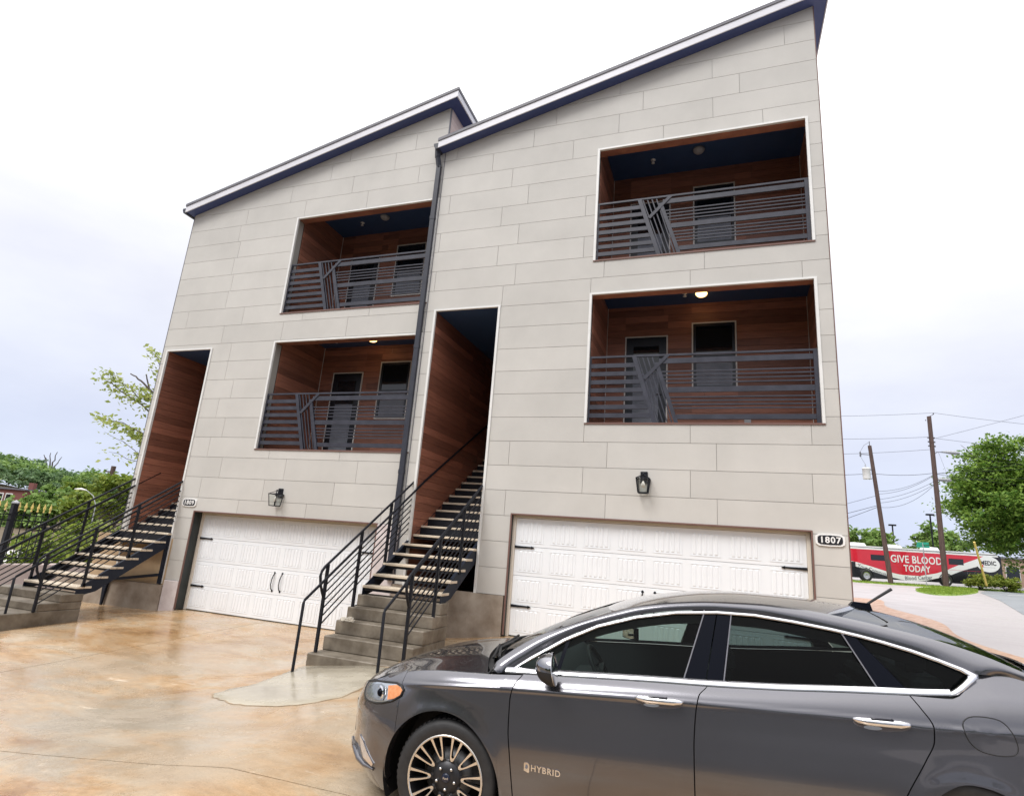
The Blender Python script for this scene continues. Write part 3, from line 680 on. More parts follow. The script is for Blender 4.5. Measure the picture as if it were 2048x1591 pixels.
for (dx, dz, who) in ((0, 0, 'right'), (-7.38, -.605, 'left')):
    ceiling_lamp(-2.13 + dx - (.2 if dx else 0), 1.05, 5.865 + 2.97 + dz - .0, False, 'unlit round ceiling lamp in the upper balcony of the %s townhouse' % who)
    ceiling_lamp(-2.10 + dx - (.2 if dx else 0), 1.22, 2.637 + 2.97 + dz - .0, True, 'glowing round ceiling lamp in the lower balcony of the %s townhouse' % who)
    sprinkler(-3.09 + dx, 1.19, 5.865 + 2.97 + dz, 'white sprinkler head under the upper balcony ceiling of the %s townhouse' % who)
    sprinkler(-2.42 + dx - .9 * (dx < 0), 1.19, 2.637 + 2.97 + dz, 'white sprinkler head under the lower balcony ceiling of the %s townhouse' % who)
def lantern(x, zt, label):
    t = thing('wall_lantern', label, 'wall lamp', (x, 0, zt - .2), 'black wall lanterns above the garage doors')
    m_ = MB(); m_.bbox((x - .06, -.022, zt - .20), (x + .06, -.001, zt), .004); m_.build('backplate', M_black, t)
    m_ = MB(); m_.tube([(x, -.02, zt - .06), (x, -.08, zt - .035), (x, -.125, zt - .06)], .009, 6); m_.lathe([(0, .02), (.014, .01), (.014, -.01), (0, -.02)], (x, -.125, zt - .055), 'z', 8); m_.build('arm', M_black, t)
    yc = -.125; zt2 = zt - .13; zb2 = zt - .37; a, b_ = .105, .075; w = .015
    m_ = MB()
    for sx in (-1, 1):
        for sy in (-1, 1):
            m_.bar((x + sx * a, yc + sy * a, zt2), (x + sx * b_, yc + sy * b_, zb2), w, w); m_.bar((x, yc, zt - .06), (x + sx * a, yc + sy * a, zt2), .011, .011)
    for s_, z_ in ((a, zt2), (b_, zb2)):
        for sx in (-1, 1):
            m_.bar((x + sx * s_, yc - s_ - w / 2, z_), (x + sx * s_, yc + s_ + w / 2, z_), w, w); m_.bar((x - s_ + w / 2, yc + sx * s_, z_), (x + s_ - w / 2, yc + sx * s_, z_), w, w)
    m_.build('cage', M_black, t)
    m_ = MB()
    for sx in (-1, 1):
        m_.add([(x + sx * a * .96, yc - a * .9, zt2), (x + sx * a * .96, yc + a * .9, zt2), (x + sx * b_ * .96, yc + b_ * .9, zb2), (x + sx * b_ * .96, yc - b_ * .9, zb2)], [(0, 1, 2, 3)])
        m_.add([(x - a * .9, yc + sx * a * .96, zt2), (x + a * .9, yc + sx * a * .96, zt2), (x + b_ * .9, yc + sx * b_ * .96, zb2), (x - b_ * .9, yc + sx * b_ * .96, zb2)], [(0, 1, 2, 3)])
    m_.build('pane', M_clear, t)
    m_ = MB(); m_.lathe([(0, .12), (.02, .12), (.02, .05)], (x, yc, zt - .22), 'z', 10); m_.build('socket', M_black, t)
    m_ = MB(); m_.lathe([(.014, .05), (.018, .03), (.034, 0), (.036, -.03), (.022, -.055), (0, -.06)], (x, yc, zt - .22), 'z', 12); m_.build('bulb', M_bulb, t)
lantern(-3.02, 1.785, 'black caged wall lantern above the right garage door')
lantern(-10.56, 1.20, 'black caged wall lantern above the left garage door')
M_plaqw = mat('plaque_white', (0.80, 0.80, 0.79), rough=0.4); M_plaqb = mat('plaque_black', (0.012, 0.013, 0.018), rough=0.4)
def plaque(x, z, txt, label):
    t = thing('number_plaque', label, 'house number', (x, 0, z), 'oval house number plaques')
    def outline(w, h):
        return [(x - w, z - h * .62), (x - w * .80, z - h * .92), (x, z - h), (x + w * .80, z - h * .92), (x + w, z - h * .62), (x + w * 1.03, z), (x + w, z + h * .62), (x + w * .80, z + h * .92), (x, z + h), (x - w * .80, z + h * .92), (x - w, z + h * .62), (x - w * 1.03, z)]
    m_ = MB(); m_.prism(outline(.195, .092), 1, -.022, -.001); m_.build('rim', M_plaqw, t)
    m_ = MB(); m_.prism(outline(.166, .071), 1, -.026, -.0222); m_.build('face', M_plaqb, t)
    m_ = MB(); put_text(m_, txt, .128, (x, -.0285, z - .002), (1, 0, 0), (0, 0, 1), .002, .0032, 1.16); m_.build('digits', M_plaqw, t)
plaque(-.252, .835, '1807', 'plaque with digits 1807 right of the right garage door')
plaque(-13.01, .792, '1809', 'plaque with digits 1809 beside the left stairs and left garage door')
# ================================================================= STEPS AND STAIRS
def concrete_steps(label, X0, X1, tops, fronts, back, zg, lip=0.0):
    t = thing('concrete_steps', label, 'steps', ((X0 + X1) / 2, (fronts[0] + back) / 2, zg), 'concrete steps below the steel stairs')
    for i, (z, y) in enumerate(zip(tops, fronts)):
        zb = zg if i == 0 else tops[i - 1] - .0
        m_ = MB(); m_.bbox((X0 + .004 * (i % 2), y, zb + .001), (X1 - .005 * (i % 3 == 1), back, z), .012)
        m_.build('step', M_conc, t)
    return t
CS = concrete_steps('five worn concrete steps below the middle stairs', -7.50, -5.95, [-1.33, -1.13, -.93, -.75, -.57], [-2.42, -2.08, -1.82, -1.56, -1.31], -1.03, -1.62)
CA = concrete_steps('low concrete landing and steps below the far left stairs', -15.25, -13.33, [-1.385, -1.25, -1.105], [-4.3, -2.44, -2.08], -1.66, -1.85)

def staircase(label, X0, X1, y0, z0, n, gy, gz, posts, newel, wall_end, rails_end, zfoot, xin=None):
    """X0/X1 rail planes; y0,z0: nosing of the first tread; gy,gz: a point of the guard rail; posts: (y, base z)"""
    run, rise = .287, .1785; sl = rise / run; sg = .655
    T = thing('steel_staircase', label, 'staircase', ((X0 + X1) / 2, y0, z0), 'outside stairs to the front doors')
    xa, xb = X0 + .02, X1 - .02
    for i in range(n):
        y, z = y0 + run * i, z0 + rise * i
        m_ = MB()
        m_.bbox((xa - .04 + .01 * random.random(), y, z - .042), (xb + .035, y + .135, z), .006); m_.bbox((xa - .04, y + .142, z - .042), (xb + .03 + .01 * random.random(), y + .285, z), .006)
        m_.build('tread', M_tread, T)
        m_ = MB(); m_.box((xa, y + .03, z - .085), (xb, y + .075, z - .043)); m_.box((xa, y + .2, z - .085), (xb, y + .25, z - .043)); m_.box((xa, y + .262, z - .043), (xb, y + .284, z + rise - .05)) if i > 4 else None
        m_.build('tread_bearer', M_black, T)
    yE = y0 + run * n
    for x in (X0, X1):
        zt = lambda y: z0 + sl * (y - y0) - .035
        pl = [(y0 - .0, zt(y0) - .0), (yE, zt(yE)), (yE, zt(yE) - .30), (y0 + .38, zt(y0 + .38) - .30), (y0 + .08, zt(y0) - .135), (y0 - .0, zt(y0) - .12)]
        m_ = MB(); m_.prism(pl, 0, x - .006, x + .006)
        k = .05 if x == X0 else -.05
        m_.prism([(y0 + .4, zt(y0 + .4)), (yE, zt(yE)), (yE, zt(yE) - .012), (y0 + .4, zt(y0 + .4) - .012)], 0, min(x + .0061 * (1 if k > 0 else -1), x + k), max(x + .0061 * (1 if k > 0 else -1), x + k))
        m_.build('stringer', M_navysteel, T)
    zg = lambda y: gz + sg * (y - gy)
    for x, sd in ((X0, 1), (X1, -1)):
        xr = x - sd * .01
        ye = rails_end
        yp1 = posts[0][0]
        # guard rail with its rounded return into the first post
        m_ = MB(); lo = yp1 - .12
        pts = [(xr, ye, zg(ye)), (xr, yp1 + .3, zg(yp1 + .3)), (xr, lo + .05, zg(lo + .05)), (xr, lo - .01, zg(lo) - .03), (xr, lo - .03, zg(lo) - .10), (xr, lo, zg(lo) - .22), (xr, yp1 - .05, zg(yp1) - .42), (xr, yp1, zg(yp1) - .50)]
        m_.tube(pts, .021, 8); m_.build('guard_rail', M_black, T)
        # grab rail on the inside, running on to the newel
        xi = xr + sd * .075; off = .145
        m_ = MB(); ny, nz0, nz1 = newel
        m_.tube([(xi, ye + .16, zg(ye + .16) - off), (xi, ny + .02, zg(ny + .02) - off), (xi, ny, zg(ny) - off - .03), (xi - .01 * sd, ny, nz0)], .021, 8); m_.build('grab_rail', M_black, T)
        for py, pb in posts:
            m_ = MB(); m_.bbox((xr - .022, py - .022, pb), (xr + .022, py + .022, zg(py) - .01), .005)
            if py > y0: m_.box((xr - .022, py - .03, pb), (xr + .022, py + .03, pb + .06))
            m_.bar((xr, py, zg(py) - off - .05), (xi, py, zg(py) - off - .01), .014)
            m_.build('post', M_black, T)
        for k in range(7):
            o_ = .29 + .125 * k if k else .25
            m_ = MB(); m_.tube([(xr, posts[0][0], zg(posts[0][0]) - .21 - .112 * k), (xr, ye, zg(ye) - .21 - .112 * k)], .0115, 6); m_.build('rail_bar', M_black, T)
        m_ = MB(); m_.bbox((xr - .022, ye - .022, zg(ye) - 1.02), (xr + .022, ye + .022, zg(ye) + .03), .005); m_.build('post', M_black, T)
    if wall_end:
        xw = X0 + .05; ya, yb = wall_end
        m_ = MB(); m_.tube([(xw, ya, zg(ya) - .15), (xw, yb, zg(ya) - .15 + .60 * (yb - ya))], .024, 8); m_.build('wall_rail', M_black, T)
    return T
SB = staircase('black steel stairs with pine treads between the two garage doors', -7.42, -5.985, -1.31, -.42, 18, -1.59, .402, [(-2.32, -1.33), (-1.52, -.93), (-.70, -.14)], (-2.86, -1.50, 0), (.30, 4.0), .12, 0)
SA = staircase('black steel stairs with pine treads at the far left end', -14.85, -13.345, -1.83, -.975, 16, -1.72, .135, [(-2.50, -1.385), (-1.72, -.98), (-.93, -.44)], (-2.905, -1.385, 0), (.50, 3.6), .40, 0)
# steel bracket below the left stairs
m_ = MB(); m_.box((-13.40, -.075, -.98), (-13.33, -.015, .05)); m_.build('leg', M_navysteel, SA)
m_ = MB(); m_.bar((-13.36, -.10, -.79), (-14.86, -.10, -1.02), .05, .06); m_.build('brace', M_navysteel, SA)
m_ = MB(); m_.add([(-14.93, -.14, -1.0), (-14.79, -.14, -1.0), (-14.79, -.08, -1.0), (-14.93, -.08, -1.0), (-14.885, -.13, -1.56), (-14.845, -.13, -1.56), (-14.845, -.09, -1.56), (-14.885, -.09, -1.56)], [(0, 1, 2, 3), (7, 6, 5, 4), (0, 4, 5, 1), (1, 5, 6, 2), (2, 6, 7, 3), (3, 7, 4, 0)]); m_.build('leg', M_navysteel, SA)
# broken concrete chunk on the third step
M_chunk = mat('pale_rubble', (0.60, 0.56, 0.48), (0.46, 0.41, 0.33), 14, 0.9, bump=0.6, bscale=30)
bm = bmesh.new(); bmesh.ops.create_icosphere(bm, subdivisions=3, radius=1)
for v in bm.verts:
    q = v.co.copy(); k = 1 + .22 * math.sin(5.1 * q.x + 2.2 * q.y) + .16 * math.sin(7 * q.y - 3 * q.z) + .12 * math.sin(11 * q.x - 4 * q.z)
    v.co = Vector((-7.30 + q.x * .115 * k, -1.77 + q.y * .055 * k, -.925 + max(q.z, -.12) * .052 * k))
m_ = MB(); m_.frombm(bm, False); tag(m_.build('rubble_chunk', M_chunk, None, (-7.30, -1.77, -.93)), 'pale chunk of rubble lying on the third of the five concrete steps', 'stone')
def hermite(xs, ys):
    xs = np.array(xs, float); ys = np.array(ys, float); h = np.diff(xs); d = np.diff(ys) / h; m = np.empty(len(xs))
    m[1:-1] = np.where(d[:-1] * d[1:] > 0, 2 * d[:-1] * d[1:] / (d[:-1] + d[1:] + 1e-12), 0); m[0] = d[0]; m[-1] = d[-1]
    def f(x):
        x = min(max(float(x), xs[0]), xs[-1]); i = min(max(int(np.searchsorted(xs, x)) - 1, 0), len(h) - 1); t = (x - xs[i]) / h[i]
        return float((2 * t**3 - 3 * t**2 + 1) * ys[i] + (t**3 - 2 * t**2 + t) * h[i] * m[i] + (-2 * t**3 + 3 * t**2) * ys[i + 1] + (t**3 - t**2) * h[i] * m[i + 1])
    return f
def lin(xs, ys): return lambda x: float(np.interp(x, xs, ys))
PLAN = [(-.955, 0), (-.945, .2), (-.905, .40), (-.84, .53), (-.77, .625), (-.69, .715), (-.60, .79), (-.48, .85), (-.33, .892), (-.15, .914), (.1, .924), (.5, .926), (1.2, .926), (2.2, .926), (2.9, .916), (3.4, .885), (3.7, .82), (3.86, .70), (3.92, .40), (3.935, 0)]
_pa = hermite([p[0] for p in PLAN[:-4]], [p[1] for p in PLAN[:-4]])
def plan_t(s):
    if s < -.955: return 0.0
    return _pa(min(s, 3.7))
crease_z = hermite([-.5, -.285, .015, .417, .823, 1.2, 1.59, 2.3, 2.72, 3.07, 3.6, 3.95], [.835, .850, .869, .886, .893, .899, .906, .906, .892, .896, .89, .87])
belt_z = hermite([.22, .366, .71, 1.3, 1.58, 1.95, 2.35, 2.71, 2.9, 3.1, 3.6, 3.95], [.955, .963, .971, .985, .988, .998, 1.018, 1.032, 1.045, 1.06, 1.06, 1.03])
shut_z = hermite([-.75, -.60, -.47, -.319, -.074, .117, .228, .42], [.79, .828, .882, .916, .945, .951, .953, .960])
def top_z(s):
    if s < .22: return shut_z(s)
    if s > .42: return belt_z(s)
    k = (s - .22) / .2; return shut_z(s) * (1 - k) + belt_z(s) * k
top_in = hermite([-.7, -.4, 0, .3, .7, 1.6, 2.6, 3.1, 3.9], [.03, .058, .066, .068, .068, .068, .075, .085, .06])
set_back = hermite([.15, .25, .33, .38, .44, .60, .70, .78, .85, .95], [.09, .02, -.03, -.01, 0, 0, .03, .075, .13, .22])
low_in = hermite([.15, .22, .35, .48, .58, .70, .80, .88], [.075, .05, .020, .004, .001, .008, .016, .020])
up_in = hermite([-.2, 0, .12, .35, .6, .85, 1.0, 1.3], [.022, 0, .012, .025, .045, .075, 1 * .1, .17])   # scaled by top_in / .1
ARCH_F = (-.045, .334, .385); ARCH_R = (2.845, .285, .365)
def smooth01(x): x = min(max(x, 0), 1); return x * x * (3 - 2 * x)
def side_in(s, z):
    zc = crease_z(s); zt = top_z(s)
    cf = smooth01((s + .45) / .35) * (1 - smooth01((s - 3.4) / .4))   # the crease fades out towards the nose and tail
    if z <= zc:
        i_ = low_in(z)
        d = zc - z
        i_ -= cf * (.007 - .005 * smooth01((s - 1.2) / .8)) * math.exp(-(d / .014) ** 2)
    else:
        q = (z - zc) / max(zt - zc, .03); k = top_in(s) / .1
        i_ = low_in(zc) - cf * (.007 - .005 * smooth01((s - 1.2) / .8)) + up_in(q) * k
    return i_
def side_t(s, z):
    t = plan_t(s - set_back(z) * (1 - smooth01((s + .2) / .5))) - side_in(s, z)
    for (sc, zc, r) in (ARCH_F, ARCH_R):
        d = math.hypot(s - sc, z - zc) - r
        if -.05 < d < .25 and z > .2: t += (.008 if sc < 1 else .005) * math.exp(-(max(d, 0) / .05) ** 1.5)
    return max(t, 0)
glass_t = lambda s, z: .872 - .075 * (1 if s > .6 else 1) - (z - belt_z(s)) * (.44 + .06 * (z - 1.0))
# ================================================================= CAR
M_paint = mat('grey_car_paint', (0.128, 0.127, 0.141), (0.138, 0.137, 0.151), 200, 0.22, metal=0.88, coat=1.0)
M_hoodp = bpy.data.materials.new('wet_car_paint')
M_hoodp = M_paint.copy(); M_hoodp.name = 'wet_car_paint'
_t = M_hoodp.node_tree; _b = _t.nodes['Principled BSDF']
_v = _t.nodes.new('ShaderNodeTexVoronoi'); _v.inputs['Randomness'].default_value = 1.0; _v.inputs['Scale'].default_value = 85; _tc = _t.nodes.new('ShaderNodeTexCoord'); _t.links.new(_tc.outputs['Object'], _v.inputs['Vector'])
_mr = _t.nodes.new('ShaderNodeMapRange'); _mr.inputs['From Min'].default_value = 0.0; _mr.inputs['From Max'].default_value = 0.24; _mr.inputs['To Min'].default_value = 1; _mr.inputs['To Max'].default_value = 0
_t.links.new(_v.outputs['Distance'], _mr.inputs['Value'])
_bp = _t.nodes.new('ShaderNodeBump'); _bp.inputs['Strength'].default_value = 0.35; _bp.inputs['Distance'].default_value = 0.004
_t.links.new(_mr.outputs[0], _bp.inputs['Height']); _t.links.new(_bp.outputs[0], _b.inputs['Normal']); _t.links.new(_bp.outputs[0], _b.inputs['Coat Normal'])
M_chrome = mat('chrome', (0.78, 0.78, 0.80), rough=0.10, metal=1.0)
M_darkchrome = mat('dark_chrome', (0.30, 0.30, 0.32), rough=0.08, metal=1.0)
M_lampgrey = mat('lamp_bezel', (0.40, 0.41, 0.44), (0.26, 0.27, 0.29), 30, 0.25, metal=0.6)
M_gap = mat('black_plastic', (0.010, 0.010, 0.011), rough=0.6)
M_gloss = mat('gloss_black', (0.004, 0.005, 0.009), rough=0.2, spec=0.05)
M_tyre = mat('tyre_rubber', (0.014, 0.014, 0.015), (0.022, 0.022, 0.023), 20, 0.62, bump=0.1, bscale=60)
M_rimface = mat('machined_alloy', (0.74, 0.70, 0.64), rough=0.26, metal=0.9)
M_rimdark = mat('dark_alloy', (0.030, 0.030, 0.033), rough=0.4, metal=0.5)
M_nut = mat('wheel_nut', (0.62, 0.61, 0.60), rough=0.25, metal=1.0)
M_rotor = mat('brake_disc', (0.20, 0.20, 0.20), rough=0.45, metal=0.8)
M_cglass = glassmat('car_glass', (0.45, 0.54, 0.515), 0.0, 1.2)
M_cglassd = glassmat('tinted_glass', (0.28, 0.345, 0.34), 0.0, 1.2)
M_rglass = glassmat('rear_glass', (0.30, 0.36, 0.36), 0.02, 7.0)
M_wind = glassmat('windscreen_glass', (0.58, 0.66, 0.63), 0.0)
M_hl = mat('lamp_reflector', (0.72, 0.73, 0.76), rough=0.16, metal=0.85)
M_amber = mat('amber_lens', (0.75, 0.24, 0.07), (0.85, 0.36, 0.14), 40, 0.15)
M_seat = mat('dark_seat', (0.018, 0.018, 0.020), (0.028, 0.028, 0.030), 10, 0.7)
M_dash = mat('dark_dash', (0.022, 0.023, 0.026), rough=0.55)
M_mirror = mat('mirror_glass', (0.8, 0.8, 0.8), rough=0.01, metal=1.0)

_psi, _phi = R(4.0), R(2.5)
ca = Vector((math.cos(_psi) * math.cos(_phi), math.sin(_psi) * math.cos(_phi), math.sin(_phi)))
cb = Vector((math.sin(_psi), -math.cos(_psi), 0)); cc = cb.cross(ca)
_m3 = Matrix((ca, -cb, cc)).transposed()
CAR = thing('parked_car', 'dark grey hybrid sedan with chrome window trim parked across the driveway', 'car', (-3.51489, -5.40118, -1.38521), None, _m3.to_euler())
def skin(name, f, nu, nv, m, parent, sd, tfn=side_t, off=0.0, fold=0.012, us=None):
    """a body panel: f(u,v) -> (s,z); its edges fold inwards so that it has a thickness"""
    mb = MB(); us = us or [i / nu for i in range(nu + 1)]; vs_ = [j / nv for j in range(nv + 1)]
    P = [[None] * len(vs_) for _ in us]
    for i, u in enumerate(us):
        for j, v in enumerate(vs_):
            q = f(u, v); s_, z_ = q[0], q[1]; t_ = (q[2] if len(q) > 2 else tfn(s_, z_)) + off; P[i][j] = (s_, sd * t_, z_)
    n2 = len(vs_)
    mb.add([p for r_ in P for p in r_], [(i * n2 + j, (i + 1) * n2 + j, (i + 1) * n2 + j + 1, i * n2 + j + 1) for i in range(len(us) - 1) for j in range(n2 - 1)], True)
    loop = [P[i][0] for i in range(len(us))] + [P[-1][j] for j in range(1, n2)] + [P[i][-1] for i in range(len(us) - 2, -1, -1)] + [P[0][j] for j in range(n2 - 2, 0, -1)]
    n = len(loop)
    if fold: mb.add(loop + [(p[0], p[1] - sd * fold, p[2]) for p in loop], [(i, (i + 1) % n, (i + 1) % n + n, i + n) for i in range(n)], False)
    return mb.build(name, m, parent)
gapF = hermite([.18, .3, .493, .68, .818, .902, .964], [.447, .441, .425, .408, .410, .430, .476])
gapM = hermite([.18, .437, .662, .839, .943, .988], [1.497, 1.498, 1.503, 1.52, 1.544, 1.596])
gapR = hermite([.18, .40, .568, .735, .833, .899, .976, 1.042], [2.43, 2.468, 2.55, 2.66, 2.715, 2.722, 2.684, 2.643])
qtop = hermite([2.4, 2.64, 2.84, 2.89, 2.978, 3.03, 3.15, 3.35, 3.6, 3.93], [1.018, 1.030, 1.030, 1.045, 1.111, 1.15, 1.15, 1.10, 1.06, 1.02])
def quarter_t(s, z):
    bz = belt_z(s)
    return side_t(s, z) if z <= bz else side_t(s, bz) - .85 * (z - bz)
G2 = .0035
def door_fn(gl, gr, zb, zt):
    def f(u, v):
        z = zb + (zt(1.0) - zb) * v; s = gl(z)
        for _ in range(3):
            s = gl(z) + G2 + (gr(z) - gl(z) - 2 * G2) * u; z = zb + (zt(s) - zb) * v
        return s, z
    return f
def fender_f():
    sc, zc, r = ARCH_F; th0 = math.asin((-.36 - sc) / r); cols = []
    for i in range(29): a = th0 + (PI / 2 - th0) * i / 28; cols.append((sc + r * math.sin(a), zc + r * math.cos(a)))
    cols += [(sc + r + .002, .20)] + [(sc + r + .002 + (.42 - sc - r - .002) * k / 4, .20) for k in range(1, 5)]
    def f(u, v):
        i = round(u * (len(cols) - 1)); s0, zb = cols[i]; zt = top_z(s0) - .004
        z = zb + (zt - zb) * v
        s = s0 + (gapF(z) - G2 - .42) * smooth01((s0 - .02) / .38)
        return s, min(z, top_z(s) - .004)
    return f, [i / (len(cols) - 1) for i in range(len(cols))]
def quarter_f():
    sc, zc, r = ARCH_R; cols = [(sc - r - .004, .22)]
    for i in range(25): a = -PI / 2 + PI * i / 24; cols.append((sc + r * math.sin(a), zc + r * math.cos(a)))
    cols += [(sc + r + .004, .22)] + [(sc + r + .004 + (3.82 - sc - r - .004) * k / 9, .22 + .02 * k / 9) for k in range(1, 10)]
    def f(u, v):
        i = round(u * (len(cols) - 1)); s0, zb = cols[i]; z = zb + (qtop(s0) - zb) * v
        for _ in range(3):
            s = s0 + (gapR(z) + G2 - (sc - r - .004)) * (1 - smooth01((s0 - (sc - r)) / .42)); z = zb + (qtop(s) - .002 - zb) * v
        return s, z
    return f, [i / (len(cols) - 1) for i in range(len(cols))]
def plan_pts():
    out = []; f_ = lambda s: plan_t(s)
    t_ = 0
    for s in np.concatenate([np.linspace(-.955, -.90, 8), np.linspace(-.885, -.36, 22)]): out.append((float(s), f_(float(s))))
    return out
PP = plan_pts()
def bumper_pt(i, v):
    sp, tp = PP[i]
    zt = (.70 + .087 * min(1, (tp / .6)) ** 2) if tp < .6 else .80
    if tp >= .6:
        for _ in range(12): zt = .5 * zt + .5 * max(.787, shut_z(sp + set_back(zt) * (1 - smooth01((sp + .2) / .5))))
    zt -= .003; z = .17 + (zt - .17) * v
    for _ in range(2):
        s = sp + set_back(z) * (1 - smooth01((sp + .2) / .5))
    s = min(s, -.363 if z > .555 else ARCH_F[0] - math.sqrt(max(ARCH_F[2] ** 2 - (z - ARCH_F[1]) ** 2, 0)) - .0)
    t_ = side_t(s, z) if s > -.93 else tp
    return s, z, max(min(t_, tp + .02), 0)
dlo = [(.349, .961), (.494, 1.053), (.717, 1.18), (.929, 1.272), (1.182, 1.34), (1.433, 1.381), (1.687, 1.396), (1.909, 1.392), (2.13, 1.368), (2.339, 1.338), (2.471, 1.314), (2.593, 1.288), (2.729, 1.254), (2.85, 1.216), (2.956, 1.178), (3.015, 1.152)]
dlo_z = hermite([p[0] for p in dlo], [p[1] for p in dlo])
rail_lo = [(.30, .83, .957), (.349, .80, .963), (.494, .762, 1.055), (.60, .735, 1.118), (.86, .68, 1.245), (1.10, .645, 1.322), (1.22, .632, 1.350), (1.45, .618, 1.385), (1.687, .613, 1.398), (1.92, .618, 1.393), (2.13, .634, 1.370), (2.33, .655, 1.340), (2.60, .683, 1.288), (2.80, .71, 1.235), (3.02, .757, 1.152), (3.15, None, None), (3.35, None, None), (3.6, None, None), (3.80, None, None)]
rail_lo = [(s, t if t else quarter_t(s, qtop(s)), z if z else qtop(s)) for s, t, z in rail_lo]
rail_up = [(.262, .81, .975), (.278, .775, 1.012), (.415, .725, 1.112), (.55, .700, 1.185), (.80, .657, 1.281), (1.04, .605, 1.360), (1.182, .592, 1.397), (1.437, .577, 1.433), (1.68, .572, 1.449), (1.918, .572, 1.450), (2.145, .582, 1.436), (2.347, .60, 1.41), (2.65, .63, 1.355), (2.88, .66, 1.304), (3.10, .69, 1.236), (3.27, .71, 1.165), (3.45, .725, 1.105), (3.62, .73, 1.075), (3.80, .66, 1.05)]
def curve3(pts):
    k = list(range(len(pts))); fs = [hermite(k, [p[i] for p in pts]) for i in range(3)]
    return lambda x: (fs[0](x), fs[1](x), fs[2](x))
RLO, RUP = curve3(rail_lo), curve3(rail_up)
hood_e = [(-.705, .596, .783), (-.62, .63, .825), (-.536, .662, .860), (-.339, .754, .908), (-.068, .813, .943), (.126, .825, .949), (.238, .830, .952)]
HE = curve3(hood_e)
hood_cz = hermite([-.955, -.90, -.80, -.68, -.55, -.39, -.20, 0, .07], [.70, .75, .802, .855, .903, .946, .983, 1.008, 1.012])
roof_cz = hermite([.94, 1.18, 1.44, 1.65, 1.86, 2.12, 2.38, 2.62], [1.340, 1.412, 1.458, 1.480, 1.488, 1.480, 1.462, 1.435])
def roof_pt(u, v):
    e = RUP(5 + 6 * u); sC = .945 + (2.62 - .945) * u; w = 1 - abs(v) ** 2.3
    return e[0] + (sC - e[0]) * (1 - v * v), e[1] * v, e[2] + (roof_cz(sC) - e[2]) * w
def hood_pt(u, v):
    e = HE(6 * u); sC = -.93 + (.085 + .93) * u; w = 1 - abs(v) ** 2.2
    dome = .012 * math.exp(-((abs(v) - .62) / .16) ** 2) * smooth01(u * 3) * (1 - .3 * u)
    s = e[0] + (sC - e[0]) * (1 - abs(v) ** 1.9); 
    return s, e[1] * v, e[2] + (hood_cz(sC) - e[2]) * w + dome
def wind_pt(u, v):
    tp = roof_pt(0, v); w = 1 - v * v
    lo = (.10 + (.275 - .10) * v * v, .755 * v, .985 + .02 * v * v)
    e = RUP(1 + 4 * u)
    b = .022 * math.sin(PI * u) * w
    p = [lo[i] + (tp[i] - lo[i]) * u for i in range(3)]
    k = abs(v) ** 6
    return p[0] * (1 - k) + e[0] * k - b * .6, (p[1] * (1 - abs(v) ** 3) + math.copysign(e[1] * abs(v), v) * abs(v) ** 3) * .992, p[2] * (1 - k) + e[2] * k + b - .004
def rglass_pt(u, v):
    tp = roof_pt(1, v); e = RUP(11 + 4 * u); lo = (3.46 - .17 * v * v, .70 * v, 1.150 + .01 * v * v); k = abs(v) ** 5; w = 1 - v * v
    p = [tp[i] + (lo[i] - tp[i]) * u for i in range(3)]
    return p[0] * (1 - k) + e[0] * k, (p[1] * (1 - abs(v) ** 3) + math.copysign(e[1] * abs(v), v) * abs(v) ** 3) * .992, p[2] * (1 - k) + e[2] * k + .045 * math.sin(PI * u) * (1 - abs(v) ** 5) - .003
def deck_pt(u, v):
    e = RUP(15.05 + 2.9 * u); sC = 3.475 + (3.88 - 3.475) * u; w = 1 - abs(v) ** 2.4
    return e[0] + (sC - e[0]) * (1 - v * v), e[1] * v * .99, e[2] + .01 * w
def surf(name, fn, nu, nv, m, parent, fold=.01):
    mb = MB(); P = [[fn(i / nu, 2 * j / nv - 1) for j in range(nv + 1)] for i in range(nu + 1)]; n2 = nv + 1
    mb.add([p for r_ in P for p in r_], [(i * n2 + j, (i + 1) * n2 + j, (i + 1) * n2 + j + 1, i * n2 + j + 1) for i in range(nu) for j in range(nv)], True)
    if fold:
        loop = [P[i][0] for i in range(nu + 1)] + [P[-1][j] for j in range(1, n2)] + [P[i][-1] for i in range(nu - 1, -1, -1)] + [P[0][j] for j in range(n2 - 2, 0, -1)]; n = len(loop)
        mb.add(loop + [(p[0], p[1] * .995, p[2] - fold) for p in loop], [(i, (i + 1) % n, (i + 1) % n + n, i + n) for i in range(n)])
    return mb.build(name, m, parent)
surf('hood', hood_pt, 40, 40, M_hoodp, CAR); surf('roof', roof_pt, 30, 32, M_hoodp, CAR)
surf('windscreen', wind_pt, 16, 24, M_wind, CAR, 0); surf('rear_window', rglass_pt, 16, 24, M_rglass, CAR, 0); surf('boot_lid', deck_pt, 10, 20, M_paint, CAR)
def spt(s, z, sd, off=0.0, tfn=side_t): return (s, sd * (tfn(s, z) + off), z)
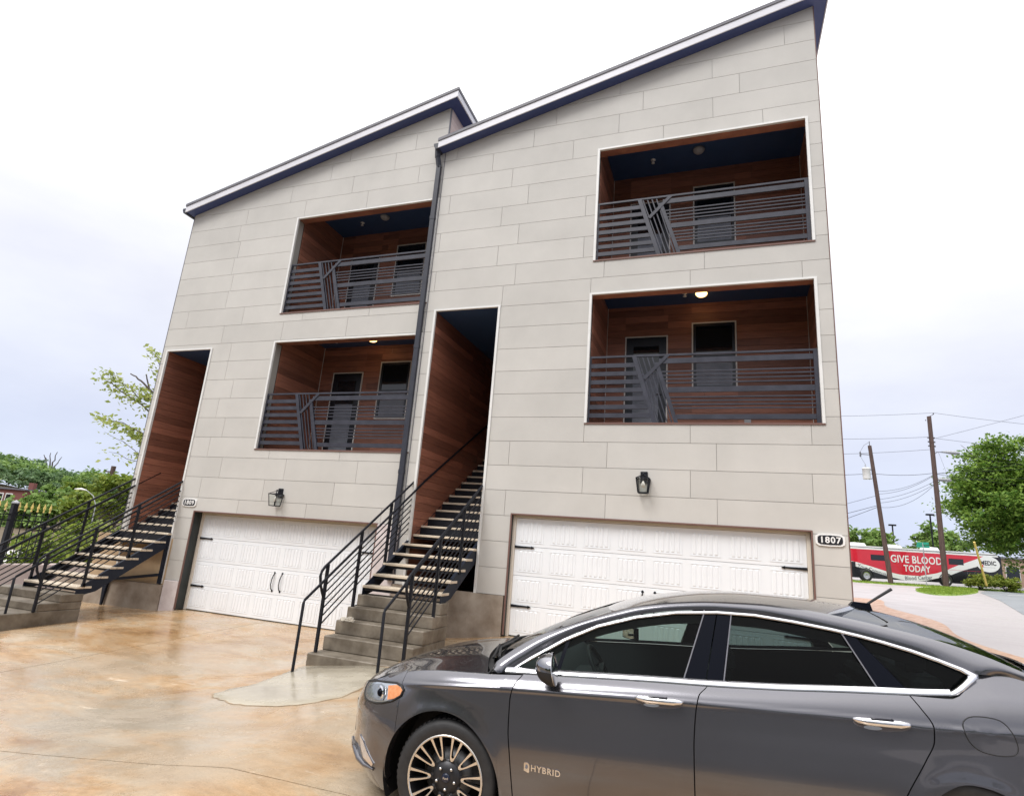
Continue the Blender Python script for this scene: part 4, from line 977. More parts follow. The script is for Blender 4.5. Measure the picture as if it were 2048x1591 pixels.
def patch_sz(loop, sd, off, m, name, parent, tfn=side_t, c=None, rings=4, edge=.008):
    c = c or (sum(p[0] for p in loop) / len(loop), sum(p[1] for p in loop) / len(loop)); n = len(loop); vv = [spt(*c, sd, off, tfn)]; mb = MB(); ff = [(0, 1 + i, 1 + (i + 1) % n) for i in range(n)]
    for k in range(1, rings + 1):
        for p in loop: vv.append(spt(c[0] + (p[0] - c[0]) * k / rings, c[1] + (p[1] - c[1]) * k / rings, sd, off, tfn))
    for k in range(rings - 1): ff += [(1 + k * n + i, 1 + (k + 1) * n + i, 1 + (k + 1) * n + (i + 1) % n, 1 + k * n + (i + 1) % n) for i in range(n)]
    mb.add(vv, ff, True); lp = [spt(p[0], p[1], sd, off, tfn) for p in loop]
    mb.add(lp + [(p[0], p[1] - sd * edge, p[2]) for p in lp], [(i, (i + 1) % n, (i + 1) % n + n, i + n) for i in range(n)])
    return mb.build(name, m, parent)
zlow = lambda s: belt_z(s) + .026
zhigh = lambda s: max(dlo_z(s) - .021, zlow(s) + .001)
for sd in (-1, 1):
    # painted panels
    ff_, us_ = fender_f(); skin('fender', ff_, 0, 52, M_paint, CAR, sd, us=us_)
    mb = MB(); n = len(PP); nv = 26
    mb.add([(lambda q: (q[0], sd * q[2], q[1]))(bumper_pt(i, j / nv)) for i in range(n) for j in range(nv + 1)], [(i * (nv + 1) + j, (i + 1) * (nv + 1) + j, (i + 1) * (nv + 1) + j + 1, i * (nv + 1) + j + 1) for i in range(n - 1) for j in range(nv)], True)
    mb.build('front_bumper', M_paint, CAR)
    FD = skin('front_door', door_fn(gapF, gapM, .235, lambda s: belt_z(s) - .001), 34, 64, M_paint, CAR, sd)
    RD = skin('rear_door', door_fn(gapM, gapR, .235, lambda s: belt_z(s) - .001), 34, 64, M_paint, CAR, sd)
    ff_, us_ = quarter_f(); skin('quarter_panel', ff_, 0, 50, M_paint, CAR, sd, tfn=quarter_t, us=us_)
    mb = MB(); mb.grid(lambda u, v: (lambda a, b_: (a[0] + (b_[0] - a[0]) * v, sd * (a[1] + (b_[1] - a[1]) * v + .016 * math.sin(PI * v)), a[2] + (b_[2] - a[2]) * v + .010 * math.sin(PI * v)))(RLO(18 * u), RUP(18 * u)), 90, 8)
    mb.build('roof_rail', M_paint, CAR)
    mb = MB(); mb.grid(lambda u, v: (lambda s, z: (s, sd * (side_t(s, z) - .004), z))(.40 + 2.05 * u, .17 + .062 * v), 20, 3); mb.build('sill', M_gap, CAR)
    # wheel-arch lips, liners
    for (sc, zc, r), nm in ((ARCH_F, 0), (ARCH_R, 1)):
        mb = MB(); mb.grid(lambda u, v: (lambda a: (sc + (r - .006 * v) * math.sin(a), sd * (side_t(sc + r * math.sin(a), zc + r * math.cos(a)) - .002 - .07 * v), zc + (r - .006 * v) * math.cos(a)))(-1.75 + 3.5 * u), 36, 3); mb.build('arch_lip', M_paint, CAR)
        mb = MB(); mb.grid(lambda u, v: (lambda a: (sc + (r + .01) * math.sin(a), sd * (.86 - .36 * v), zc + (r + .01) * math.cos(a)))(-2.0 + 4.0 * u), 30, 2)
        mb.add([(sc + (r + .01) * math.sin(-PI + 2 * PI * k / 30), sd * .50, zc + (r + .01) * math.cos(-PI + 2 * PI * k / 30)) for k in range(30)], [tuple(range(30))]); mb.build('wheel_well', M_gap, CAR)
    # dark backing behind the shut lines
    mb = MB(); mb.grid(lambda u, v: (lambda s, z: (s, sd * (side_t(s, z) - .022), z))(.36 + 2.08 * u, .20 + (belt_z(.36 + 2.08 * u) - .21) * v), 40, 20)
    mb.grid(lambda u, v: (lambda s: (s, sd * (side_t(s, .73 + (belt_z(s) - .74) * v) - .022), .73 + (belt_z(s) - .74) * v))(2.44 + .5 * u), 10, 8)
    mb.grid(lambda u, v: (lambda s: (s, sd * (side_t(s, .74 + (top_z(s) - .75) * v) - .022), .74 + (top_z(s) - .75) * v))(-.34 + .75 * u), 20, 8); mb.build('inner_body', M_gap, CAR)
    # chrome round the side windows
    def dlo_out(i): return dlo[i][0], dlo[i][1]
    out_ = dlo + [(3.012, 1.135), (2.978, 1.108), (2.93, 1.070), (2.89, 1.046), (2.85, 1.036)]
    inn_ = [(.405, .985), (.512, 1.032), (.732, 1.157), (.938, 1.247), (1.187, 1.315), (1.433, 1.356), (1.687, 1.371), (1.907, 1.367), (2.126, 1.343), (2.334, 1.313), (2.464, 1.289), (2.585, 1.263), (2.72, 1.228), (2.838, 1.190), (2.93, 1.155), (2.955, 1.143), (2.95, 1.13), (2.92, 1.105), (2.885, 1.08), (2.86, 1.066), (2.835, 1.058)]
    inn_ = [(o[0] + (q[0] - o[0]) * .78, o[1] + (q[1] - o[1]) * .78) for o, q in zip(out_, inn_)]
    mb = MB(); n = len(out_); L1 = []
    for k in range(n):
        o_, i_ = out_[k], inn_[k]; mid = ((o_[0] + i_[0]) / 2, (o_[1] + i_[1]) / 2)
        L1 += [(o_[0], sd * (glass_t(*o_) - .004), o_[1]), (o_[0], sd * (glass_t(*o_) + .010), o_[1]), (mid[0], sd * (glass_t(*mid) + .016), mid[1]), (i_[0], sd * (glass_t(*i_) + .010), i_[1]), (i_[0], sd * (glass_t(*i_) - .006), i_[1])]
    mb.add(L1, [(k * 5 + j, (k + 1) * 5 + j, (k + 1) * 5 + j + 1, k * 5 + j + 1) for k in range(n - 1) for j in range(4)], True); mb.build('window_chrome', M_chrome, CAR)
    mb = MB(); mb.grid(lambda u, v: (lambda s: [(s, sd * (side_t(s, belt_z(s)) - .003), belt_z(s) + .001), (s, sd * (side_t(s, belt_z(s)) - .002), belt_z(s) + .010), (s, sd * (side_t(s, belt_z(s)) - .012), belt_z(s) + .020), (s, sd * (glass_t(s, belt_z(s)) + .004), belt_z(s) + .030)][round(v * 3)])(.355 + 2.50 * u), 50, 3); mb.build('window_chrome', M_chrome, CAR)
    # glass and black pillars between the chrome
    def pane(name, m, b0, t0, b1, t1, off, nu=14, nv=8, top=zhigh, low=zlow):
        mb = MB()
        def f(u, v):
            sb = b0 + (b1 - b0) * u; st = t0 + (t1 - t0) * u; s = sb + (st - sb) * v; z = low(sb) + (top(st) - low(sb)) * v
            return (s, sd * (glass_t(s, z) + off), z)
        mb.grid(f, nu, nv); return mb.build(name, m, CAR)
    pane('vent_glass', M_cglass, .41, .43, .679, .734, -.002); pane('window_bar', M_gloss, .679, .734, .706, .758, .003, 2)
    pane('front_window', M_cglass, .706, .758, 1.471, 1.61, -.004, 18, 12)
    pane('door_pillar', M_gloss, 1.471, 1.61, 1.590, 1.681, .004, 4); pane('door_pillar', M_gloss, 1.597, 1.688, 1.69, 1.767, .004, 4)
    pane('rear_door_window', M_cglassd, 1.69, 1.767, 2.512, 2.39, -.004, 18, 12); pane('door_pillar', M_gloss, 2.512, 2.39, 2.650, 2.452, .003, 4)
    pane('quarter_window', M_cglassd, 2.657, 2.459, 2.86, 2.965, -.004, 10)
    for (b_, t_) in ((1.466, 1.606), (1.694, 1.771), (2.505, 2.384)):
        mb = MB(); mb.tube([(b_ + (t_ - b_) * k / 6, sd * (glass_t(b_ + (t_ - b_) * k / 6, zlow(b_) + (zhigh(t_) - zlow(b_)) * k / 6) + .006), zlow(b_) + (zhigh(t_) - zlow(b_)) * k / 6) for k in range(7)], .0045, 6); mb.build('window_seal', M_drip, CAR)
    # headrest-height dark header seen through the front window
    mb = MB(); mb.grid(lambda u, v: (lambda s: (s, sd * (glass_t(s, dlo_z(s)) - .012 - .03 * v), dlo_z(s) - .02 - (.055 + .02 * u) * v))(.60 + 2.2 * u), 30, 2); mb.build('roof_lining', M_seat, CAR)
    # headlight
    hl = [(-.755, .772), (-.64, .802), (-.529, .821), (-.403, .836), (-.36, .826), (-.337, .806), (-.35, .771), (-.418, .732), (-.503, .706), (-.567, .694), (-.64, .686), (-.70, .684), (-.745, .703), (-.768, .734)]
    hc = (-.56, .757)
    HL = patch_sz(hl, sd, .006, M_hl, 'headlight', CAR, c=hc, rings=6)
    inset = [(hc[0] + (p[0] - hc[0]) * .985, hc[1] + (p[1] - hc[1]) * .97) for p in hl]
    patch_sz([(-.475, .812), (-.40, .828), (-.364, .818), (-.345, .804), (-.356, .776), (-.40, .750), (-.455, .736), (-.462, .77)], sd, .017, M_amber, 'amber_lens', HL)
    mb = MB(); pc = spt(-.525, .765, sd, .013); dv = Vector((-.55, sd * .83, 0)).normalized(); ux = Vector((0, 0, 1)); uy = dv.cross(ux)
    for r0, r1, dd in ((.044, .034, .010), (.034, .026, .004)):
        ring = []
        for k in range(20):
            a = 2 * PI * k / 20; e_ = ux * math.cos(a) + uy * math.sin(a); ring += [Vector(pc) + e_ * r0 + dv * dd, Vector(pc) + e_ * r1 + dv * (dd + .006)]
        mb.add(ring, [(2 * k, 2 * k + 1, (2 * k + 3) % 40, (2 * k + 2) % 40) for k in range(20)], True)
    mb.build('projector_ring', M_chrome, HL)
    mb = MB(); bm = bmesh.new(); bmesh.ops.create_uvsphere(bm, u_segments=16, v_segments=10, radius=.027)
    for v in bm.verts: v.co += Vector(pc) + dv * .004
    mb.frombm(bm, True); mb.build('projector', M_gloss, HL)
    patch_sz([(-.715, .722), (-.64, .712), (-.57, .712), (-.50, .722), (-.485, .755), (-.50, .80), (-.56, .806), (-.64, .786), (-.70, .768), (-.73, .745)], sd, .0145, M_lampgrey, 'inner_lamp', HL)
    patch_sz(hl, sd, .024, M_clear, 'lens', HL, c=hc, rings=6, edge=.009)
    mb = MB(); mb.tube([spt(p[0], p[1], sd, .004) for p in hl + [hl[0]]], .008, 5); mb.build('lamp_seal', M_gap, HL)
    # lower corner chrome and lip
    patch_sz([(-.722, .461), (-.659, .439), (-.608, .397), (-.53, .341), (-.542, .322), (-.633, .351), (-.683, .395)], sd, .010, M_chrome, 'bumper_blade', CAR)
    mb = MB(); mb.tube([spt(s, z, sd, .006) for s, z in ((-.90, .36), (-.80, .36), (-.75, .355), (-.692, .325), (-.62, .308), (-.53, .305))], [.012, .02, .022, .02, .016, .008], 8); mb.build('bumper_lip', M_paint, CAR)
    # handles
    for D_, s0, z0 in ((FD, 1.318, .905), (RD, 2.475, .900)):
        lp = [(s0 + .137 * math.cos(a), z0 - .012 + .032 * math.sin(a) * (1 if math.sin(a) < 0 else .6)) for a in [2 * PI * k / 24 for k in range(24)]]
        patch_sz(lp, sd, .004, M_drip, 'handle_cup', D_)
        patch_sz([(s0 - .045 + .045 * math.cos(2 * PI * k / 16), z0 - .031 + .010 * math.sin(2 * PI * k / 16)) for k in range(16)], sd, .0065, M_chrome, 'handle_cup', D_)
        mb = MB(); q = [(-.132, .004), (-.115, .022), (-.07, .034), (.02, .036), (.08, .034), (.118, .024), (.134, .004)]
        pts = [Vector((s0 + a, sd * (side_t(s0, z0) + b_), z0 + .004 - .03 * (a + .13) * .25)) for a, b_ in q]
        mb.tube(pts, [.009, .016, .020, .020, .020, .016, .008], 12); mb.build('door_handle', M_chrome, D_)
        mb = MB(); mb.bbox((s0 - .055, sd * (side_t(s0, z0) + .026), z0 + .010), (s0 + .045, sd * (side_t(s0, z0) + .048), z0 + .0225), .004); mb.build('handle_insert', M_gloss, D_)
    # badge
    mb = MB(); put_text(mb, 'HYBRID', .046, (.648 if sd < 0 else .60, sd * (side_t(.64, .46) + .004), .462), (-sd, 0, .075 * sd), (0, 0, 1), .0025, .0012, 1.18)
    x0 = .532 if sd < 0 else .716
    mb.prism([(x0 - .017, .452), (x0 - .006, .449), (x0 + .012, .441), (x0 + .017, .45), (x0 + .017, .487), (x0 + .008, .495), (x0 - .012, .497), (x0 - .017, .49)], 1, sd * (side_t(.64, .46) + .001), sd * (side_t(.64, .46) + .006)); BD = mb.build('badge', M_chrome, FD)
    mb = MB(); mb.prism([(x0 - .009, .466), (x0 + .004, .462), (x0 + .009, .474), (x0 + .003, .486), (x0 - .006, .483)], 1, sd * (side_t(.64, .46) + .0062), sd * (side_t(.64, .46) + .0075)); mb.build('badge_leaf', M_drip, FD)
    # mirror
    mb = MB(); NM = 18
    def mir(u, v, lo, hi):
        a = lo + (hi - lo) * v; th = PI * u
        x = -math.sin(th) * .115; y = -math.cos(th) * .098; f_ = math.cos(a) ** .75 if abs(a) < PI / 2 - 1e-6 else 0
        return (.708 + x * f_ - .012 * math.sin(a), sd * (1.0 + y * f_), 1.030 + .088 * math.sin(a) + .01 * (1 - u))
    mb.grid(lambda u, v: mir(u, v, .0, PI / 2), NM, 12); MR = mb.build('wing_mirror', M_darkchrome, CAR)
    mb = MB(); mb.grid(lambda u, v: mir(u, v, -PI / 2, .0), NM, 10); mb.build('mirror_base', M_gap, MR)
    mb = MB(); mb.lathe([(0, 0), (.088, 0), (.092, -.008)], (0, 0, 0), 'x', 24)
    mb.v = [(.709 + v[0] - .012 * v[2] / .088, sd * (1.0 + v[1] * 1.06), 1.032 + v[2] * .97) for v in mb.v]; mb.build('mirror_glass', M_mirror, MR)
    mb = MB(); mb.tube([(.63, sd * .80, .965), (.655, sd * .86, .970), (.67, sd * .93, .975), (.672, sd * .98, .985)], [.035, .03, .028, .03], 10); mb.build('mirror_arm', M_gloss, MR)
    # fuel flap on the near side only
    if sd < 0:
        fl = [(2.858, .915), (2.872, .942), (2.905, .960), (2.965, .964), (3.029, .957), (3.058, .938), (3.078, .90), (3.088, .865), (3.09, .83), (3.074, .803), (3.03, .794), (2.972, .794), (2.915, .806), (2.88, .835), (2.862, .875)]
        fl = smooth_loop(fl, 1)
        FL = patch_sz(fl, sd, .0015, M_paint, 'fuel_flap', CAR, tfn=quarter_t)
        mb = MB(); mb.tube([spt(p[0], p[1], sd, .0005, quarter_t) for p in fl + [fl[0]]], .0032, 5); mb.build('flap_gap', M_gap, FL)
    # shut line between bonnet and wing
    mb = MB(); mb.tube([(e[0], sd * (e[1] + .003), e[2] - .006) for e in [HE(6 * k / 24) for k in range(25)]] + [(.262, sd * .79, .975), (.278, sd * .765, 1.012)], .006, 5); mb.build('shut_line', M_gap, CAR)
# nose, tail, cowl, wipers, aerial
mb = MB(); _ps = lin([p[1] for p in PLAN[:8]], [p[0] for p in PLAN[:8]]); mb.grid(lambda u, v: (_ps(abs(2 * u - 1) * .42) - .006, (2 * u - 1) * .42, .40 + .22 * v), 20, 8); mb.build('grille', M_gloss, CAR)
mb = MB(); mb.grid(lambda u, v: (lambda a: (3.70 + .24 * math.cos(a), .80 * math.copysign(abs(math.sin(a)) ** .8, math.sin(a)), .22 + (.82 if True else 0) * v))(-PI / 2 + PI * u), 24, 8); mb.build('rear_bumper', M_paint, CAR)
mb = MB(); mb.grid(lambda u, v: (lambda w: (.035 + .21 * w * w + (.07 - .03 * w * w) * v, .78 * w, .985 - .035 * w * w + .004 * v))(2 * u - 1), 24, 4); mb.build('cowl', M_gap, CAR)
for y0, y1 in ((-.62, .05), (-.02, .60)):
    mb = MB(); mb.tube([(.13 + .16 * (y0 / .76) ** 2 + .015, y0, 1.015), (.15 + .10 * ((y0 + y1) / 1.5) ** 2, (y0 + y1) / 2, 1.03), (.17 + .14 * (y1 / .76) ** 2, y1, 1.025)], .010, 6)
    mb.tube([(.10 + .14 * (y0 / .76) ** 2, y0 + .05, 1.0), (.15, (y0 + y1) / 2 + .02, 1.045)], .009, 6); mb.build('wiper', M_gap, CAR)
mb = MB(); mb.add([(2.60, -.035, 1.430), (2.60, .035, 1.430), (2.745, .028, 1.405), (2.745, -.028, 1.405), (2.63, -.02, 1.462), (2.63, .02, 1.462), (2.735, .018, 1.455), (2.735, -.018, 1.455)], [(0, 1, 5, 4), (1, 2, 6, 5), (2, 3, 7, 6), (3, 0, 4, 7), (4, 5, 6, 7)]); AE = mb.build('aerial', M_gloss, CAR)
mb = MB(); mb.tube([(2.715, 0, 1.445), (2.80, 0, 1.502), (2.884, 0, 1.556)], [.008, .009, .010], 8); mb.build('aerial_mast', M_gap, AE)
# wheels
def wheel(s, sd, z=.334):
    RT, RR, wd = .334, .249, .225
    yo = sd * .900
    T = MB(); pr = [(RR - .002, .0), (RR + .012, .006), (RT - .030, .010), (RT - .008, -.006), (RT - .001, -.03), (RT, -.05), (RT, -.17), (RT - .001, -.195), (RT - .012, -.22), (RR, -.225)]
    T.lathe([(r, sd * h) for r, h in pr], (s, yo - sd * .010, z), 'y', 48); 
    for k in range(60):
        a = 2 * PI * k / 60
        for h0, h1, da in ((-.035, -.10, .02), (-.12, -.19, -.02)):
            c0, s0_, c1, s1_ = math.cos(a), math.sin(a), math.cos(a + da), math.sin(a + da); w = .028; r_ = RT + .004
            q = [(s + r_ * math.cos(a - w), yo + sd * h0, z + r_ * math.sin(a - w)), (s + r_ * math.cos(a + w), yo + sd * h0, z + r_ * math.sin(a + w)), (s + r_ * math.cos(a + w + da), yo + sd * h1, z + r_ * math.sin(a + w + da)), (s + r_ * math.cos(a - w + da), yo + sd * h1, z + r_ * math.sin(a - w + da))]
            qi = [(s + (p[0] - s) * .985, p[1], z + (p[2] - z) * .985) for p in q]; T.add(q + qi, [(0, 1, 2, 3), (0, 4, 5, 1), (1, 5, 6, 2), (2, 6, 7, 3), (3, 7, 4, 0)])
    W0 = T.build('wheel', M_tyre, CAR)
    m_ = MB(); m_.lathe([(RR - .012, sd * -.02), (RR - .03, sd * -.10), (RR - .035, sd * -.2)], (s, yo, z), 'y', 40); m_.lathe([(0, sd * -.045), (.082, sd * -.040), (.10, sd * -.052)], (s, yo, z), 'y', 30); m_.build('rim_barrel', M_rimdark, W0)
    m_ = MB(); m_.lathe([(RR - .013, sd * -.012), (RR - .012, sd * -.001), (RR - .002, sd * .001), (RR + .001, sd * -.006)], (s, yo, z), 'y', 60); m_.build('rim_edge', M_rimface, W0)
    n = 10
    for k in range(n):
        a0 = 2 * PI * (k + .5) / n + PI / 2
        def pt(r, ang, y): return (s + r * math.cos(a0 + ang), yo + sd * y, z + r * math.sin(a0 + ang))
        # a pair of spokes that meet in a loop near the hub
        f_ = MB(); b_ = MB()
        rs = [.098, .106, .125, .155, .19, .22, RR - .012]
        oo = [0.0, .10, .128, .148, .158, .165, .175]; ii = [0.0, .0, .065, .092, .098, .098, .098]
        for sg in (-1, 1):
            po = [pt(r, sg * o_, -.030 + .022 * ((r - .09) / .16)) for r, o_ in zip(rs, oo)]; pi = [pt(r if j > 1 else .118, sg * i_, -.030 + .022 * ((r - .09) / .16)) for j, (r, i_) in enumerate(zip(rs, ii))]
            vv = po + pi; L_ = len(rs); f_.add(vv, [(j, j + 1, L_ + j + 1, L_ + j) for j in range(L_ - 1)])
            back = [(p[0], p[1] - sd * .03, p[2]) for p in po + pi]
            b_.add([(p[0], p[1] - sd * .0005, p[2]) for p in vv] + back, [(j, j + 1, 2 * L_ + j + 1, 2 * L_ + j) for j in range(L_ - 1)] + [(L_ + j, L_ + j + 1, 3 * L_ + j + 1, 3 * L_ + j) for j in range(L_ - 1)])
        sp = f_.build('spoke', M_rimface, W0)
        for sg in (-1, 1):   # dark web between hub and loop
            b_.add([pt(.075, sg * .05, -.045), pt(.075, sg * .26, -.045), pt(.105, sg * .16, -.038), pt(.10, 0, -.036)], [(0, 1, 2, 3)])
        b_.build('spoke_side', M_rimdark, W0)
    m_ = MB()
    m_.lathe([(0, sd * -.030), (.030, sd * -.031), (.088, sd * -.037), (.094, sd * -.05)], (s, yo, z), 'y', 30); m_.build('hub', M_rimdark, W0)
    for k in range(5):
        a = 2 * PI * k / 5 - PI / 2; c_ = (s + .062 * math.cos(a), yo - sd * .034, z + .062 * math.sin(a)); m_ = MB(); m_.lathe([(0, sd * .018), (.008, sd * .017), (.010, sd * .010), (.011, 0)], c_, 'y', 8); m_.build('wheel_nut', M_nut, W0)
    m_ = MB(); m_.lathe([(0, sd * -.022), (.022, sd * -.0225), (.027, sd * -.027), (.028, sd * -.032)], (s, yo, z), 'y', 24); CP = m_.build('hub_cap', mat_cap, W0)
    if sd < 0:
        m_ = MB(); put_text(m_, 'Ford', .017, (s, yo + .0205 * 1, z - .001), (1, 0, 0), (0, 0, 1), .0006, .0003); m_.v = [(v[0], v[1] - .0, v[2]) for v in m_.v]; m_.build('hub_cap_script', M_hl, W0)
    m_ = MB(); m_.lathe([(.06, sd * -.10), (.155, sd * -.10), (.158, sd * -.125)], (s, yo, z), 'y', 40); m_.build('brake_disc', M_rotor, W0)
    return W0
mat_cap = mat('navy_cap', (0.012, 0.016, 0.035), rough=0.2)
for s in (0.0, 2.85):
    for sd in (-1, 1): wheel(s, sd)
# cabin
mb = MB(); mb.box((.15, -.80, .30), (3.3, .80, .36)); mb.box((.15, -.80, .36), (.22, .80, .93)); mb.box((3.2, -.74, .36), (3.3, .74, 1.08))
for sd in (-1, 1): mb.grid(lambda u, v: (.25 + 2.9 * u, sd * (.745 + .02 * v), .36 + (belt_z(.25 + 2.9 * u) - .36) * v), 16, 4)
mb.build('cabin', M_dash, CAR)
mb = MB(); mb.grid(lambda u, v: (lambda w: (.22 + .52 * v + .03 * w * w, .76 * w, .955 + .055 * math.sin(PI * min(v * 1.15, 1)) * (1 - .4 * w * w) - .14 * smooth01((v - .78) / .22)))(2 * u - 1), 20, 12); mb.bbox((.50, -.2, .55), (.85, .2, .88), .03); mb.bbox((.64, -.76, .45), (.72, .76, .86), .02); mb.build('dashboard', M_dash, CAR)
mb = MB()
ctr = Vector((.92, -.37, .93)); ax = Vector((.88, 0, .47)); e1 = Vector((0, 1, 0)); e2 = ax.cross(e1).normalized()
mb.tube([ctr + e1 * .185 * math.cos(2 * PI * k / 28) + e2 * .185 * math.sin(2 * PI * k / 28) for k in range(29)], .015, 8, cap=False)
for a in (0, PI, -PI / 2): mb.tube([ctr, ctr + e1 * .18 * math.cos(a) + e2 * .18 * math.sin(a)], .014, 6)
mb.lathe([(0, -.02), (.06, -.015), (.07, .02)], ctr, 'x', 16); mb.tube([ctr, ctr - ax * .3], .03, 8); mb.build('steering_wheel', M_gap, CAR)
def seat(s, y, w, label=None):
    m_ = MB(); m_.bbox((s, y - w, .42), (s + .52, y + w, .60), .05)
    for k in range(6):
        a, b_ = k / 6, (k + 1) / 6; ww = w * (1 - .25 * a)
        m_.bbox((s + .46 + .20 * a, y - ww, .56 + .56 * a), (s + .62 + .20 * a, y + ww, .60 + .56 * b_), .03)
    ST = m_.build('seat', M_seat, CAR)
    m_ = MB(); m_.bbox((s + .655, y - .135, 1.17), (s + .76, y + .135, 1.345), .045); m_.tube([(s + .70, y - .06, 1.05), (s + .705, y - .06, 1.2)], .008, 6); m_.tube([(s + .70, y + .06, 1.05), (s + .705, y + .06, 1.2)], .008, 6); m_.build('headrest', M_seat, ST)
seat(1.0, -.37, .24); seat(1.0, .37, .24)
m_ = MB(); m_.bbox((2.0, -.66, .42), (2.5, .66, .62), .05)
for k in range(5): m_.bbox((2.46 + .07 * k, -.64, .58 + .10 * k), (2.62 + .07 * k, .64, .70 + .10 * k), .03)
BS = m_.build('rear_seat', M_seat, CAR)
for y in (-.38, .38):
    m_ = MB(); m_.bbox((2.76, y - .13, 1.06), (2.85, y + .13, 1.20), .04); m_.build('headrest', M_seat, BS)
m_ = MB(); a_, b_ = Vector((1.15, -.095, 1.158)), Vector((1.045, .095, 1.158)); m_.bar(a_, b_, .03, .085); m_.tube([(1.08, .02, 1.18), (1.0, .02, 1.28), (.95, .02, 1.33)], .014, 6); IM = m_.build('interior_mirror', M_gap, CAR)
m_ = MB(); n_ = (b_ - a_).cross(Vector((0, 0, 1))).normalized(); n_ = n_ if n_.y < 0 else -n_; d_ = (b_ - a_) * .04
m_.add([a_ + d_ + n_ * .0165 + Vector((0, 0, z)) if k else b_ - d_ + n_ * .0165 + Vector((0, 0, z)) for k, z in ((1, -.036), (0, -.036), (0, .036), (1, .036))], [(0, 1, 2, 3)]); m_.build('mirror_glass', M_mirror, IM)
# ================================================================= SURROUNDINGS
def leafmat(name, dark, light, trans=0.35):
    m = bpy.data.materials.new(name); m.use_nodes = True; t = m.node_tree; b = t.nodes['Principled BSDF']; o = t.nodes['Material Output']
    g = t.nodes.new('ShaderNodeNewGeometry'); r_ = t.nodes.new('ShaderNodeValToRGB')
    r_.color_ramp.elements[0].color = (*dark, 1); r_.color_ramp.elements[1].color = (*light, 1)
    t.links.new(g.outputs['Random Per Island'], r_.inputs['Fac']); t.links.new(r_.outputs['Color'], b.inputs['Base Color'])
    b.inputs['Roughness'].default_value = 0.55; b.inputs['Specular IOR Level'].default_value = 0.3
    tl = t.nodes.new('ShaderNodeBsdfTranslucent'); t.links.new(r_.outputs['Color'], tl.inputs[0])
    ms_ = t.nodes.new('ShaderNodeMixShader'); ms_.inputs[0].default_value = trans
    t.links.new(b.outputs[0], ms_.inputs[1]); t.links.new(tl.outputs[0], ms_.inputs[2]); t.links.new(ms_.outputs[0], o.inputs['Surface'])
    return m
M_leafmaple = leafmat('maple_leaf', (0.06, 0.145, 0.02), (0.27, 0.40, 0.07))
M_leafyellow = leafmat('spring_leaf', (0.10, 0.17, 0.020), (0.28, 0.34, 0.06))
M_leafpale = leafmat('pale_leaf', (0.22, 0.29, 0.06), (0.46, 0.50, 0.16), .5)
M_leafmid = leafmat('mid_leaf', (0.12, 0.22, 0.05), (0.27, 0.39, 0.11))
M_leafdark = leafmat('dark_leaf', (0.075, 0.145, 0.062), (0.17, 0.265, 0.115))
M_leafbush = leafmat('bush_leaf', (0.10, 0.16, 0.015), (0.30, 0.33, 0.06))
M_bark = mat('bark', (0.075, 0.060, 0.050), (0.13, 0.105, 0.085), 8, 0.9, bump=0.4, bscale=20)
M_polewood = mat('pole_wood', (0.060, 0.036, 0.030), (0.11, 0.072, 0.060), 5, 0.85, bump=0.3, bscale=20, stretch=(4, 4, .4))
def leaves_mesh(name, centers, size, m, parent=None, top=None, up=0.55, aspect=0.62):
    """one mesh of separate leaf-shaped faces"""
    c = np.asarray(centers); n = len(c)
    nrm = rng.normal(size=(n, 3)); nrm[:, 2] = np.abs(nrm[:, 2]) + up; nrm /= np.linalg.norm(nrm, axis=1)[:, None]
    a = np.cross(nrm, rng.normal(size=(n, 3))); a /= np.linalg.norm(a, axis=1)[:, None]; b_ = np.cross(nrm, a)
    s = (np.asarray(size) * rng.uniform(.6, 1.35, n))[:, None]
    k = rng.uniform(-.25, .25, (n, 1))
    v = np.stack([c - a * s, c + b_ * s * aspect + nrm * s * k, c + a * s - nrm * s * .25, c - b_ * s * aspect + nrm * s * k], 1).reshape(-1, 3)
    o0 = np.array(ORIG[parent.name]) if parent is not None else (np.array(top) if top is not None else np.zeros(3))
    v = v - o0
    me = bpy.data.meshes.new(name); me.vertices.add(4 * n); me.vertices.foreach_set('co', v.ravel()); me.loops.add(4 * n); me.loops.foreach_set('vertex_index', np.arange(4 * n, dtype=np.int32))
    me.polygons.add(n); me.polygons.foreach_set('loop_start', np.arange(0, 4 * n, 4, dtype=np.int32)); me.update(calc_edges=True); me.materials.append(m)
    o = bpy.data.objects.new(name, me); COL.objects.link(o)
    if parent is not None: o.parent = parent; ORIG[o.name] = Vector(o0)
    else: o.location = o0
    return o
def crown_points(c, r, nclump, per, shell=0.55, flat=0.75, clump=0.30, low=-0.75):
    """leaf positions: clumps spread through an ellipsoid, denser near its skin"""
    out = []; c = np.array(c); r = np.array(r if hasattr(r, '__len__') else (r, r, r * flat))
    for _ in range(nclump):
        while True:
            d = rng.normal(size=3); d /= np.linalg.norm(d)
            if d[2] > low: break
        f = (shell + (1 - shell) * rng.random()) * (0.85 + .3 * rng.random())
        p = c + d * r * f; s = clump * r.min() * rng.uniform(.6, 1.3)
        q = rng.normal(size=(per, 3)) * np.array([s, s, s * .5]) * .62
        out.append(p + q)
    return np.concatenate(out)
def limb(mb, p, q, r0, r1, wob=0.06, n=6):
    p, q = Vector(p), Vector(q); L_ = (q - p).length; pts = []
    for k in range(n + 1):
        t_ = k / n; w = math.sin(PI * t_) * L_ * wob
        pts.append(p.lerp(q, t_) + Vector((random.uniform(-w, w), random.uniform(-w, w), random.uniform(-w, w) + .06 * L_ * math.sin(PI * t_))))
    mb.tube(pts, [r0 + (r1 - r0) * k / n for k in range(n + 1)], 7); return pts
